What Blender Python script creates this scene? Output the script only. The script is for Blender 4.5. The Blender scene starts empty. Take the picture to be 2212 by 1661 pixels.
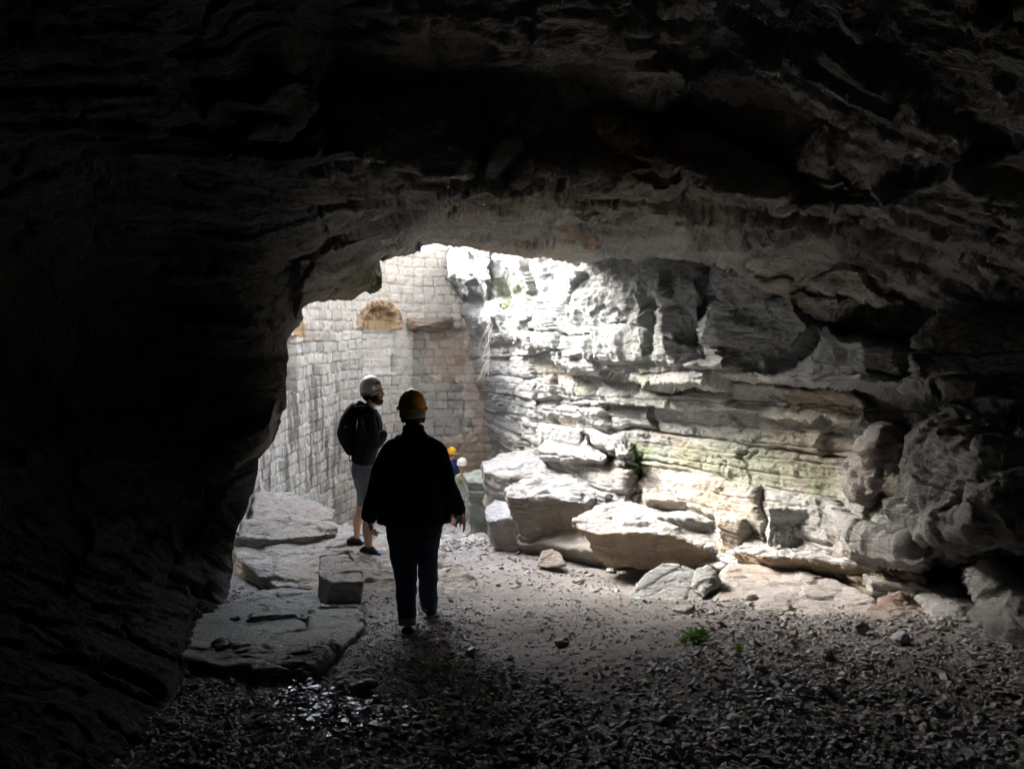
import bpy, bmesh, math, random
import numpy as np
from mathutils import Vector, Matrix, noise as mnoise

# ------------------------------------------------------------------ camera, sky, sun, exposure
scn = bpy.context.scene
COL = scn.collection
CAMZ = 1.6
PITCH = math.radians(4.04)
cam_d = bpy.data.cameras.new('camera')
cam_d.sensor_width = 36.0
cam_d.lens = 36.0 * 1663 / 2212
cam_d.clip_start = 0.05
cam_d.clip_end = 500
cam = bpy.data.objects.new('camera', cam_d)
cam.location = (0, 0, CAMZ)
cam.rotation_euler = (math.radians(90) - PITCH, 0, 0)
COL.objects.link(cam)
scn.camera = cam

SUN_EL, SUN_AZ = math.radians(33), math.radians(-54)     # azimuth from +Y towards +X
world = bpy.data.worlds.new('World')
scn.world = world
world.use_nodes = True
nt = world.node_tree
sky = nt.nodes.new('ShaderNodeTexSky')
sky.sky_type = 'NISHITA'
sky.sun_disc = False
sky.sun_elevation = SUN_EL
sky.sun_rotation = SUN_AZ
sky.dust_density = 4.0
sky.air_density = 1.0
hs = nt.nodes.new('ShaderNodeHueSaturation')             # overcast: the sky is nearly white
hs.inputs['Saturation'].default_value = 0.65
bg = nt.nodes['Background']
bg.inputs['Strength'].default_value = 0.15
nt.links.new(sky.outputs[0], hs.inputs['Color'])
nt.links.new(hs.outputs[0], bg.inputs['Color'])

sun_d = bpy.data.lights.new('sun', 'SUN')
sun_d.energy = 0.27
sun_d.angle = math.radians(30)
sun_d.color = (1.0, 0.995, 0.98)
sun = bpy.data.objects.new('sun', sun_d)
sd = Vector((math.cos(SUN_EL) * math.sin(SUN_AZ), math.cos(SUN_EL) * math.cos(SUN_AZ), math.sin(SUN_EL)))
sun.rotation_euler = sd.to_track_quat('Z', 'Y').to_euler()
sun.location = (-6, 20, 14)
COL.objects.link(sun)

vs = scn.view_settings
vs.view_transform = 'Standard'
vs.look = 'None'
vs.gamma = 1.0
vs.use_curve_mapping = False
vs.exposure = 4.35
scn.render.engine = 'CYCLES'
cy = scn.cycles
cy.max_bounces = 9
cy.diffuse_bounces = 6
cy.glossy_bounces = 3
cy.use_denoising = True
cy.sample_clamp_indirect = 8.0
cy.caustics_reflective = False
cy.caustics_refractive = False

# ------------------------------------------------------------------ numbers
FX, CX, CY0 = 1663.0, 1106.0, 830.5
_c, _s = math.cos(PITCH), math.sin(PITCH)


def PT(x, y, d):
    """point seen in direction (x, y) of a 2212 px wide frame at horizontal distance d"""
    a, b = (x - CX) / FX, (CY0 - y) / FX
    k = d / (b * _s + _c)
    return (a * k, d, CAMZ + (b * _c - _s) * k)


def PTn(x, y, d):
    a, b = (x - CX) / FX, (CY0 - y) / FX
    k = d / (b * _s + _c)
    return np.stack([a * k, d + 0 * k, CAMZ + (b * _c - _s) * k], -1)


def sm(a, b, x):
    t = np.clip((x - a) / (b - a), 0, 1)
    return t * t * (3 - 2 * t)


def _hash(i, j, k, seed):
    h = (i.astype(np.int64) * 374761393 + j.astype(np.int64) * 668265263 + k.astype(np.int64) * 2147483647 + seed * 144665) & 0xFFFFFFFF
    h = ((h ^ (h >> 13)) * 1274126177) & 0xFFFFFFFF
    h = ((h ^ (h >> 15)) * 2246822519) & 0xFFFFFFFF
    return ((h ^ (h >> 16)) & 0xFFFFFF) / float(0xFFFFFF)


def vnoise(p, seed=0):
    """smooth value noise in -1..1"""
    q = np.floor(p)
    f = p - q
    f = f * f * f * (f * (f * 6 - 15) + 10)
    i, j, k = q[:, 0], q[:, 1], q[:, 2]
    r = 0
    for a in (0, 1):
        wa = f[:, 0] if a else 1 - f[:, 0]
        for b in (0, 1):
            wb = f[:, 1] if b else 1 - f[:, 1]
            for c in (0, 1):
                wc = f[:, 2] if c else 1 - f[:, 2]
                r = r + wa * wb * wc * _hash(i + a, j + b, k + c, seed)
    return r * 2 - 1


def fbm(p, octs=4, seed=0, gain=0.5, lac=2.03):
    r, a, t = 0, 1.0, 0
    for o in range(octs):
        r = r + a * vnoise(p * lac ** o + o * 7.13, seed + o)
        t += a
        a *= gain
    return r / t


def ridged(p, octs=4, seed=0):
    r, a, t = 0, 1.0, 0
    for o in range(octs):
        r = r + a * (1 - np.abs(vnoise(p * 2.1 ** o + o * 3.7, seed + o)) * 2)
        t += a
        a *= 0.5
    return r / t


def voro(p, seed=0):
    """cell value, F1, F2"""
    q = np.floor(p)
    f1 = np.full(len(p), 9.0)
    f2 = np.full(len(p), 9.0)
    val = np.zeros(len(p))
    for a in (-1, 0, 1):
        for b in (-1, 0, 1):
            for c in (-1, 0, 1):
                i, j, k = q[:, 0] + a, q[:, 1] + b, q[:, 2] + c
                o = np.stack([_hash(i, j, k, seed + s) for s in (1, 2, 3)], -1)
                dd = np.linalg.norm(np.stack([i, j, k], -1) + o - p, axis=1)
                v = _hash(i, j, k, seed + 4)
                near = dd < f1
                f2 = np.where(near, f1, np.minimum(f2, dd))
                val = np.where(near, v, val)
                f1 = np.where(near, dd, f1)
    return val, f1, f2


def strata(p, thick, lat=0.6, seed=0, warp=0.15, edge=0.82):
    """bedding: a value per layer that wanders along the layer, with a sharp change between layers"""
    zz = p[:, 2] / thick + warp * fbm(p * 0.35, 3, seed + 50) * 1.2
    k = np.floor(zz)
    f = zz - k
    g = p * lat
    a = vnoise(np.stack([g[:, 0], g[:, 1], k * 7.7], -1), seed)
    b = vnoise(np.stack([g[:, 0], g[:, 1], (k + 1) * 7.7], -1), seed)
    w = sm(edge, 1.0, f)
    return a * (1 - w) + b * w


def plates(p, seed=0, tilt=0.5):
    """faceted plates: every cell has its own level and slope"""
    q = np.floor(p)
    f1 = np.full(len(p), 9.0)
    f2 = np.full(len(p), 9.0)
    val = np.zeros(len(p))
    for a in (-1, 0, 1):
        for b in (-1, 0, 1):
            for c in (-1, 0, 1):
                i, j, k = q[:, 0] + a, q[:, 1] + b, q[:, 2] + c
                o = np.stack([_hash(i, j, k, seed + s) for s in (1, 2, 3)], -1)
                dv = p - (np.stack([i, j, k], -1) + o)
                dd = np.linalg.norm(dv, axis=1)
                g = np.stack([_hash(i, j, k, seed + s) - .5 for s in (5, 6, 7)], -1)
                v = (_hash(i, j, k, seed + 4) - .5) + tilt * 2 * (g * dv).sum(1)
                near = dd < f1
                f2 = np.where(near, f1, np.minimum(f2, dd))
                val = np.where(near, v, val)
                f1 = np.where(near, dd, f1)
    return val, f2 - f1


def beds(p, s, thick, length, seed=0, warp=0.1, groove=0.0):
    """stacked beds broken by upright joints: hard steps; s runs along the face"""
    zz = p[:, 2] / thick + warp * fbm(p * 0.8, 2, seed + 50) * 1.5 + 0.05 * fbm(p * 9, 2, seed + 51)
    k = np.floor(zz)
    f = zz - k
    ln = length * (0.6 + 0.9 * _hash(k, 0 * k, 0 * k, seed + 1))
    ss = s / ln + 5.3 * _hash(k, 1 + 0 * k, 0 * k, seed + 2) + 0.22 * fbm(p * 2.2, 3, seed + 52) + 0.06 * fbm(p * 10, 2, seed + 53)
    i = np.floor(ss)
    g = ss - i
    v = _hash(i, k, 0 * k, seed + 3) - .5 + 0.5 * (_hash(k, 2 + 0 * k, 0 * k, seed + 4) - .5)
    tilt = (_hash(i, k, 1 + 0 * k, seed + 5) - .5) * (g - .5) * .8
    e = np.minimum(np.minimum(f, 1 - f) * thick, np.minimum(g, 1 - g) * ln)
    return v + tilt, e


class Inv:
    """scattered (x, y, d) controls; 1/d interpolated with a linear radial kernel, so planes stay planes"""

    def __init__(s, pts):
        s.p = np.array([q[:2] for q in pts], float) / 1000
        v = 1 / np.array([q[2] for q in pts], float)
        n = len(pts)
        A = np.zeros((n + 3, n + 3))
        A[:n, :n] = -np.linalg.norm(s.p[:, None] - s.p[None], axis=2)
        A[:n, :n] += np.eye(n) * -1e-4
        A[:n, n] = 1
        A[:n, n + 1:] = s.p
        A[n, :n] = 1
        A[n + 1:, :n] = s.p.T
        s.w = np.linalg.lstsq(A, np.concatenate([v, [0, 0, 0]]), rcond=None)[0]

    def __call__(s, x, y):
        q = np.stack([x, y], -1) / 1000
        r = np.zeros(len(q))
        n = len(s.p)
        for i in range(n):
            r -= s.w[i] * np.hypot(q[:, 0] - s.p[i, 0], q[:, 1] - s.p[i, 1])
        r += s.w[n] + q @ s.w[n + 1:]
        return 1 / np.maximum(r, 0.02)


def sdist(x, y, poly):
    """signed distance to a polygon, positive inside"""
    P = np.array(poly, float)
    n = len(P)
    dm = np.full(x.shape, 1e9)
    ins = np.zeros(x.shape, bool)
    for i in range(n):
        x0, y0 = P[i]
        x1, y1 = P[(i + 1) % n]
        ex, ey = x1 - x0, y1 - y0
        t = np.clip(((x - x0) * ex + (y - y0) * ey) / (ex * ex + ey * ey + 1e-9), 0, 1)
        dm = np.minimum(dm, np.hypot(x - x0 - t * ex, y - y0 - t * ey))
        c = ((y0 > y) != (y1 > y))
        with np.errstate(divide='ignore', invalid='ignore'):
            xi = x0 + (y - y0) * ex / (ey if ey != 0 else 1e-9)
        ins ^= c & (x < xi)
    return np.where(ins, dm, -dm)


def pline(x, pts):
    a = np.array(pts, float)
    return np.interp(x, a[:, 0], a[:, 1])


# ------------------------------------------------------------------ mesh helpers
def tag(o, label=None, cat=None, group=None, kind=None):
    if label: o['label'] = label
    if cat: o['category'] = cat
    if group: o['group'] = group
    if kind: o['kind'] = kind
    return o


def mesh_np(name, V, F, mat=None, col=None, smooth=True, parent=None, raw=False):
    V = np.asarray(V, np.float32).reshape(-1, 3)
    F = np.asarray(F, np.int32)
    m = bpy.data.meshes.new(name)
    m.vertices.add(len(V))
    m.vertices.foreach_set('co', V.ravel())
    n, k = F.shape
    m.loops.add(n * k)
    m.loops.foreach_set('vertex_index', F.ravel())
    m.polygons.add(n)
    m.polygons.foreach_set('loop_start', np.arange(0, n * k, k, dtype=np.int32))
    m.polygons.foreach_set('use_smooth', np.full(n, smooth))
    if col is not None:
        ca = m.color_attributes.new('Col', 'FLOAT_COLOR', 'POINT')
        c4 = np.ones((len(V), 4), np.float32)
        c4[:, :3] = col
        ca.data.foreach_set('color', c4.ravel())
    m.update(calc_edges=True)
    m.validate()
    if mat: m.materials.append(mat)
    if raw: return m
    o = bpy.data.objects.new(name, m)
    COL.objects.link(o)
    if parent: o.parent = parent
    return o


def grid_faces(nu, nv, close=False):
    i, j = np.meshgrid(np.arange(nu if close else nu - 1), np.arange(nv - 1), indexing='ij')
    i2 = (i + 1) % nu
    return np.stack([i * nv + j, i2 * nv + j, i2 * nv + j + 1, i * nv + j + 1], -1).reshape(-1, 4)


def grid_normals(G):
    du = np.gradient(G, axis=0)
    dv = np.gradient(G, axis=1)
    n = np.cross(du, dv)
    return n / (np.linalg.norm(n, axis=2, keepdims=True) + 1e-9)


def blur(A, k):
    """box blur of a grid of vectors"""
    for ax in (0, 1):
        n = A.shape[ax]
        idx = np.arange(n)
        acc = 0
        for s in range(-k, k + 1):
            acc = acc + np.take(A, np.clip(idx + s, 0, n - 1), axis=ax)
        A = acc / (2 * k + 1)
    return A


# ------------------------------------------------------------------ materials
MATS = {}


def N(nt, t, **kw):
    n = nt.nodes.new(t)
    for k, v in kw.items():
        if k in n.inputs: n.inputs[k].default_value = v
        else: setattr(n, k, v)
    return n


def rock_mat(name, col=None, rough=0.85, bump=0.6, scale=1.0, layered=1.0, var=0.35, spec=0.3, dist=0.02, aniso=None, flake=1.0):
    m = bpy.data.materials.new(name)
    m.use_nodes = True
    nt = m.node_tree
    L = nt.links.new
    b = nt.nodes['Principled BSDF']
    b.inputs['Specular IOR Level'].default_value = spec
    geo = N(nt, 'ShaderNodeNewGeometry')
    mp = N(nt, 'ShaderNodeMapping')
    mp.inputs['Scale'].default_value = (scale, scale, scale)
    L(geo.outputs['Position'], mp.inputs['Vector'])
    n1 = N(nt, 'ShaderNodeTexNoise', Scale=3.0, Detail=8.0, Roughness=0.7)
    L(mp.outputs[0], n1.inputs['Vector'])
    mp2 = N(nt, 'ShaderNodeMapping')
    mp2.inputs['Scale'].default_value = (scale * 2, scale * 2, scale * (2 + 14 * layered))
    if aniso: mp2.inputs['Scale'].default_value = aniso
    mp2.inputs['Rotation'].default_value = (0.05, -0.06, 0)
    L(geo.outputs['Position'], mp2.inputs['Vector'])
    n2 = N(nt, 'ShaderNodeTexNoise', Scale=1.6, Detail=7.0, Roughness=0.72)
    L(mp2.outputs[0], n2.inputs['Vector'])
    n3 = N(nt, 'ShaderNodeTexNoise', Scale=38.0, Detail=5.0, Roughness=0.75)
    L(mp.outputs[0], n3.inputs['Vector'])
    vo = N(nt, 'ShaderNodeTexVoronoi', Scale=9.0)
    vo.feature = 'DISTANCE_TO_EDGE'
    add0 = N(nt, 'ShaderNodeVectorMath', operation='ADD')
    sc0 = N(nt, 'ShaderNodeVectorMath', operation='SCALE')
    sc0.inputs['Scale'].default_value = 0.35
    L(n1.outputs['Color'], sc0.inputs[0])
    L(mp2.outputs[0], add0.inputs[0])
    L(sc0.outputs[0], add0.inputs[1])
    L(add0.outputs[0], vo.inputs['Vector'])
    vo.inputs['Scale'].default_value = 1.1
    cr = N(nt, 'ShaderNodeMapRange')
    cr.inputs['From Max'].default_value = 0.06
    L(vo.outputs['Distance'], cr.inputs['Value'])
    # height
    a1 = N(nt, 'ShaderNodeMath', operation='MULTIPLY_ADD')
    a1.inputs[1].default_value = 1.3
    L(n2.outputs['Fac'], a1.inputs[0]); L(n1.outputs['Fac'], a1.inputs[2])
    a2 = N(nt, 'ShaderNodeMath', operation='MULTIPLY_ADD')
    a2.inputs[1].default_value = 0.45
    L(n3.outputs['Fac'], a2.inputs[0]); L(a1.outputs[0], a2.inputs[2])
    a3 = N(nt, 'ShaderNodeMath', operation='MULTIPLY_ADD')
    a3.inputs[1].default_value = 0.25
    L(cr.outputs[0], a3.inputs[0]); L(a2.outputs[0], a3.inputs[2])
    # flaking: a fractal field cut into terraces
    n4 = N(nt, 'ShaderNodeTexNoise', Scale=2.2, Detail=9.0, Roughness=0.62)
    mp4 = N(nt, 'ShaderNodeMapping')
    mp4.inputs['Scale'].default_value = (scale * 1.3, scale * 1.3, scale * (1.3 + 4 * layered))
    if aniso: mp4.inputs['Scale'].default_value = (1.5, 4.0, 2.0)
    L(geo.outputs['Position'], mp4.inputs['Vector'])
    L(mp4.outputs[0], n4.inputs['Vector'])
    sn = N(nt, 'ShaderNodeMath', operation='SNAP')
    sn.inputs[1].default_value = 0.045
    L(n4.outputs['Fac'], sn.inputs[0])
    a4 = N(nt, 'ShaderNodeMath', operation='MULTIPLY_ADD')
    a4.inputs[1].default_value = 5.0 * flake
    L(sn.outputs[0], a4.inputs[0]); L(a3.outputs[0], a4.inputs[2])
    # thin open laminations: dirt sits in them
    df = N(nt, 'ShaderNodeMath', operation='SUBTRACT')
    L(n4.outputs['Fac'], df.inputs[0]); L(sn.outputs[0], df.inputs[1])
    dl = N(nt, 'ShaderNodeMapRange')
    dl.inputs['From Max'].default_value = 0.007
    L(df.outputs[0], dl.inputs['Value'])
    pm = N(nt, 'ShaderNodeMath', operation='MAXIMUM')
    gt = N(nt, 'ShaderNodeMapRange')
    gt.inputs['From Min'].default_value = 0.48; gt.inputs['From Max'].default_value = 0.56
    L(n1.outputs['Fac'], gt.inputs['Value'])
    L(dl.outputs[0], pm.inputs[0]); L(gt.outputs[0], pm.inputs[1])
    bp = N(nt, 'ShaderNodeBump', Strength=bump, Distance=dist)
    L(a4.outputs[0], bp.inputs['Height'])
    L(bp.outputs[0], b.inputs['Normal'])
    # colour
    at = N(nt, 'ShaderNodeAttribute', attribute_name='Col')
    mix = N(nt, 'ShaderNodeMix', data_type='RGBA', blend_type='MULTIPLY')
    mix.inputs[0].default_value = 1.0
    if col is None: L(at.outputs['Color'], mix.inputs[6])
    else: mix.inputs[6].default_value = (*col, 1)
    rp = N(nt, 'ShaderNodeValToRGB')
    e = rp.color_ramp.elements
    e[0].position = 0.3; e[0].color = (1 - var, 1 - var, 1 - var, 1)
    e[1].position = 0.68; e[1].color = (1 + var * .5, 1 + var * .5, 1 + var * .5, 1)
    av = N(nt, 'ShaderNodeMath', operation='MULTIPLY_ADD')
    av.inputs[1].default_value = 0.5
    hf = N(nt, 'ShaderNodeMath', operation='MULTIPLY')
    hf.inputs[1].default_value = 0.5
    L(n1.outputs['Fac'], hf.inputs[0]); L(n3.outputs['Fac'], av.inputs[0]); L(hf.outputs[0], av.inputs[2])
    L(av.outputs[0], rp.inputs[0])
    L(rp.outputs[0], mix.inputs[7])
    dm = N(nt, 'ShaderNodeMapRange')
    dm.inputs['To Min'].default_value = 1 - 0.55 * min(1, flake)
    L(pm.outputs[0], dm.inputs['Value'])
    mx2 = N(nt, 'ShaderNodeVectorMath', operation='SCALE')
    L(mix.outputs[2], mx2.inputs[0]); L(dm.outputs[0], mx2.inputs['Scale'])
    L(mx2.outputs[0], b.inputs['Base Color'])
    rr = N(nt, 'ShaderNodeMapRange')
    rr.inputs['To Min'].default_value = rough - 0.15
    rr.inputs['To Max'].default_value = min(1, rough + 0.15)
    L(n1.outputs['Fac'], rr.inputs['Value'])
    L(rr.outputs[0], b.inputs['Roughness'])
    MATS[name] = m
    return m


def plain_mat(name, col, rough=0.7, spec=0.4, bump=0.0, bscale=80.0, metallic=0, var=0.0):
    m = bpy.data.materials.new(name)
    m.use_nodes = True
    nt = m.node_tree
    b = nt.nodes['Principled BSDF']
    b.inputs['Base Color'].default_value = (*col, 1)
    b.inputs['Roughness'].default_value = rough
    b.inputs['Metallic'].default_value = metallic
    b.inputs['Specular IOR Level'].default_value = spec
    if bump or var:
        tc = N(nt, 'ShaderNodeTexCoord')
        n = N(nt, 'ShaderNodeTexNoise', Scale=bscale, Detail=5.0, Roughness=0.65)
        nt.links.new(tc.outputs['Object'], n.inputs['Vector'])
        if bump:
            bp = N(nt, 'ShaderNodeBump', Strength=bump, Distance=0.01)
            nt.links.new(n.outputs['Fac'], bp.inputs['Height'])
            nt.links.new(bp.outputs[0], b.inputs['Normal'])
        if var:
            rp = N(nt, 'ShaderNodeValToRGB')
            rp.color_ramp.elements[0].position = 0.3
            rp.color_ramp.elements[1].position = 0.7
            rp.color_ramp.elements[0].color = (*[c * (1 - var) for c in col], 1)
            rp.color_ramp.elements[1].color = (*[min(1, c * (1 + var)) for c in col], 1)
            nt.links.new(n.outputs['Fac'], rp.inputs[0])
            nt.links.new(rp.outputs[0], b.inputs['Base Color'])
    MATS[name] = m
    return m


M_ROCK = rock_mat('limestone', bump=0.8, dist=0.04, layered=0.4, flake=0.7)
M_CEIL = rock_mat('ceiling_rock', bump=1.0, dist=0.05, aniso=(3.0, 11.0, 6.0))
M_SLAB = rock_mat('slab_rock', bump=0.8, dist=0.03, var=0.28)
M_BRICK = rock_mat('masonry_stone', bump=0.7, dist=0.03, flake=0.5, layered=0.0, scale=1.5, var=0.3)
M_GROUND = rock_mat('dusty_ground', bump=0.8, flake=0.3, layered=0.0, scale=3.0, var=0.35)
M_GRAVEL = rock_mat('gravel_stone', bump=0.3, flake=0.0, layered=0.0, scale=4.0, var=0.3, rough=0.6, spec=0.5)

GREY = np.array([0.36, 0.365, 0.355])
PALE = np.array([0.46, 0.46, 0.45])
TAN = np.array([0.37, 0.31, 0.235])
OCHRE = np.array([0.36, 0.25, 0.14])
RUST = np.array([0.33, 0.17, 0.10])
MOSS = np.array([0.20, 0.25, 0.13])
DARK = np.array([0.20, 0.195, 0.18])


def rock_col(p, tan=0.25, moss=0.0, seed=0, base=GREY):
    n = fbm(p * np.array([0.8, 0.8, 1.6]), 4, seed + 11)
    c = base + (PALE - base) * sm(0.0, 0.5, n)[:, None]
    t = sm(0.1 - tan, 0.6 - tan, fbm(p * np.array([0.5, 0.5, 2.2]), 4, seed + 23)) * 0.8
    c = c + (TAN - c) * t[:, None]
    if moss:
        t = sm(0.45 - moss, 0.75 - moss * .6, fbm(p * 1.3, 4, seed + 31))
        c = c + (MOSS - c) * (t * 0.8)[:, None]
    d = sm(0.25, 0.55, fbm(p * 1.7, 4, seed + 41))
    c = c + (DARK - c) * (d * 0.45)[:, None]
    return c


def stain(c, x, y, poly, tint, soft=20, amt=0.8, p=None, seed=3):
    wx = x
    wy = y
    if p is not None:
        wx = x + 22 * fbm(p * 1.4, 3, seed)
        wy = y + 22 * fbm(p * 1.4, 3, seed + 9)
    t = sm(-soft, soft, sdist(wx, wy, poly)) * amt
    return c + (np.array(tint) - c) * t[:, None]


def FP(V):
    """frame coordinates of world points (for finding where a mark belongs on a surface)"""
    x, y, z = V[:, 0], V[:, 1], V[:, 2] - CAMZ
    f = y * _c - z * _s
    u = y * _s + z * _c
    f = np.maximum(f, 0.05)
    return CX + FX * x / f, CY0 - FX * u / f


# ------------------------------------------------------------------ ground
def zg(X, Y):
    X = np.asarray(X, float); Y = np.asarray(Y, float)
    z = 0.57 - 0.2 * np.clip(Y, -4, 30)
    nearw = sm(9.5, 6.5, Y)
    z = z + 0.10 * np.maximum(X - 2.0, 0) * sm(6.0, 4.6, Y) + 0.10 * np.maximum(-X - 2.0, 0) * nearw
    z = z - 0.12 * np.exp(-((X - 1.2) / 0.8) ** 2) * sm(6, 8, Y) * sm(13, 9, Y)      # the trodden path
    z = z + 0.035 * np.exp(-((X + 0.75) ** 2 + (Y - 5.4) ** 2) / 0.5) * 0
    return z


def ground_z(x, y):
    return float(zg(np.array([x]), np.array([y]))[0])


def build_ground():
    xs = np.concatenate([np.arange(-30, -5, 1.2), np.arange(-5, -3, .1), np.arange(-3, 5, 0.022), np.arange(5, 7, .1), np.arange(7, 31, 1.2)])
    ys = np.concatenate([np.arange(-12, 1.6, .3), np.arange(1.6, 8, 0.025), np.arange(8, 22, 0.07), np.arange(22, 60, 2.0)])
    X, Y = np.meshgrid(xs, ys, indexing='ij')
    p = np.stack([X.ravel(), Y.ravel(), 0 * X.ravel()], -1)
    Z = zg(X, Y).ravel()
    Z = Z + 0.05 * fbm(p * 0.9, 3, 5) + 0.02 * fbm(p * 4, 3, 6) + 0.010 * fbm(p * 16, 3, 7) + 0.007 * np.maximum(fbm(p * 40, 2, 8), 0)
    far = sm(11, 13, p[:, 1])
    Z = Z + far * 0.16 * np.maximum(fbm(p * 1.6, 3, 77), -0.1)
    V = np.stack([p[:, 0], p[:, 1], Z], -1)
    n = fbm(p * 1.3, 4, 61)
    c = np.array([0.235, 0.218, 0.205]) + np.zeros_like(V)
    c = c + (np.array([0.29, 0.275, 0.262]) - c) * sm(-0.1, 0.5, n)[:, None]
    x, y = FP(V)
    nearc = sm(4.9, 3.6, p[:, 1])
    c = c + (np.array([0.10, 0.088, 0.075]) - c) * (nearc * 0.85)[:, None]      # darker soil near the back of the cave
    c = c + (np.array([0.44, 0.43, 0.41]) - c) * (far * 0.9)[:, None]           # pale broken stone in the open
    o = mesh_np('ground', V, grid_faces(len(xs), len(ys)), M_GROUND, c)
    tag(o, kind='structure')
    return o


# ------------------------------------------------------------------ right rock face
R_BASE = Inv([(x, y, d) for x, d0 in ((860, 24), (960, 22.2), (1000, 20.0), (1050, 18.4), (1100, 16.2), (1150, 14.4), (1250, 12.6), (1400, 10.9),
                                       (1550, 9.6), (1700, 8.6), (1850, 7.7), (2000, 6.9), (2212, 6.1), (2500, 5.2), (2950, 4.1))
              for y, d in ((200, d0 * 1.05), (560, d0), (760, d0 - .05), (900, d0), (1010, d0 - .1), (1100, d0 * .96), (1250, d0 * .9), (1450, d0 * .84))])

# polygon, depth offset (m), edge softness (px), extra offset per 100 px to the right / downwards
R_FEAT = [
    ([(963, 600), (975, 545), (1000, 500), (1060, 500), (1068, 600), (1048, 640), (1000, 642), (975, 622)], -1.1, 9, 0, 0),
    ([(1062, 560), (1110, 520), (1185, 520), (1172, 580), (1168, 640), (1132, 700), (1127, 742), (1062, 742), (1036, 706), (1042, 650), (1062, 600)], -0.55, 9, 0.2, 0),
    ([(1075, 560), (1110, 480), (1200, 480), (1172, 590), (1100, 640), (1065, 640)], -0.2, 12, 0, 0),
    ([(1055, 820), (1100, 812), (1150, 830), (1160, 905), (1165, 960), (1080, 962), (1058, 900)], -0.25, 10, 0, 0),
    ([(1200, 480), (1700, 480), (1800, 715), (2000, 770), (2030, 852), (1900, 846), (1800, 838), (1560, 832), (1400, 826), (1240, 795), (1185, 772), (1135, 742), (1128, 690), (1165, 640), (1172, 570)], -0.85, 10, 0, 0),
    ([(1140, 480), (1700, 480), (1760, 700), (1560, 640), (1300, 640), (1210, 700), (1150, 700)], -0.15, 22, 0, 0),
    ([(1120, 722), (1400, 718), (1560, 760), (1560, 800), (1240, 770), (1170, 745)], -0.18, 6, 0, 0),
    ([(1150, 712), (1240, 720), (1330, 716), (1400, 712), (1400, 717), (1330, 722), (1240, 726), (1150, 718)], 0.25, 3, 0, 0),
    ([(1270, 668), (1340, 660), (1385, 690), (1392, 715), (1290, 716)], 0.25, 6, 0.5, 0),
    ([(1384, 640), (1400, 632), (1424, 636), (1432, 700), (1424, 758), (1398, 772), (1386, 720)], 0.12, 5, 0.8, 0),
    ([(1442, 500), (1560, 500), (1545, 640), (1522, 700), (1532, 778), (1475, 790), (1436, 765), (1440, 690), (1425, 640)], 0.06, 4, 0.6, 0.1),
    ([(1568, 500), (1730, 540), (1800, 690), (1700, 800), (1600, 806), (1550, 795), (1526, 740), (1532, 680), (1550, 640)], 0.02, 4, 0.28, 0.1),
    ([(1500, 610), (1516, 640), (1512, 690), (1498, 660)], -0.2, 6, 0, 0),
    ([(1240, 800), (1400, 834), (1600, 840), (1830, 848), (1900, 880), (1850, 925), (1750, 905), (1600, 893), (1400, 880), (1250, 872), (1200, 830)], -0.22, 5, 0, 0),
    ([(1850, 700), (1960, 720), (1985, 800), (1900, 850), (1960, 900), (1965, 930), (1890, 925), (1830, 850), (1850, 780)], 0.2, 14, 0.4, 0),
    ([(1160, 875), (1400, 885), (1400, 925), (1300, 930), (1240, 905), (1165, 900)], -0.2, 6, 0, 0),
    ([(1156, 940), (1165, 925), (1190, 918), (1258, 934), (1264, 962), (1300, 985), (1290, 998), (1160, 992)], -0.5, 6, 0, -0.3),
    ([(1266, 936), (1340, 943), (1361, 962), (1352, 985), (1310, 982), (1270, 958)], -0.45, 5, 0, -0.2),
    ([(1326, 972), (1362, 970), (1364, 1000), (1330, 1004), (1318, 990)], -0.5, 4, 0, 0),
    ([(1150, 955), (1320, 1005), (1370, 1010), (1370, 1200), (1040, 1200), (1045, 1020)], -0.55, 20, 0, 0),
    ([(1372, 1035), (1500, 1028), (1640, 1050), (1660, 1230), (1372, 1230)], -0.2, 10, 0, -0.1),
    ([(1810, 1070), (1830, 1060), (1945, 1050), (1985, 1140), (1982, 1205), (1860, 1185), (1825, 1130)], -0.55, 10, 0, -0.2),
    ([(1985, 735), (2030, 700), (2400, 690), (2500, 850), (2200, 880), (2120, 862), (2050, 850), (2005, 800)], -0.75, 14, 0.2, 0),
    ([(2010, 905), (2060, 865), (2400, 870), (2400, 950), (2060, 950), (2030, 935)], -0.5, 12, 0, 0),
    ([(2000, 1200), (2400, 1200), (2400, 1330), (2100, 1320), (1990, 1290)], 0.5, 16, 0, 0),
    ([(2105, 1240), (2150, 1230), (2230, 1300), (2212, 1400), (2160, 1390), (2110, 1290)], -0.9, 10, 0, 0),
]


def feats(x, y, d, feat, P, wamp=9.0, seed=200):
    n1 = fbm(P * 2.2, 4, seed)
    n2 = fbm(P * 2.2 + 31.7, 4, seed + 5)
    wx = x + wamp * n1 * 1.8
    wy = y + wamp * n2 * 0.9
    for poly, dl, soft, gx, gy in feat:
        a = np.array(poly, float)
        lo, hi = a.min(0) - 60, a.max(0) + 60
        m = (wx > lo[0]) & (wx < hi[0]) & (wy > lo[1]) & (wy < hi[1])
        if not m.any(): continue
        c = a.mean(0)
        w = sm(-soft, soft, sdist(wx[m], wy[m], poly))
        dd = dl + gx * (wx[m] - c[0]) / 100 + gy * (wy[m] - c[1]) / 100
        d[m] += w * dd
    return d


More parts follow.
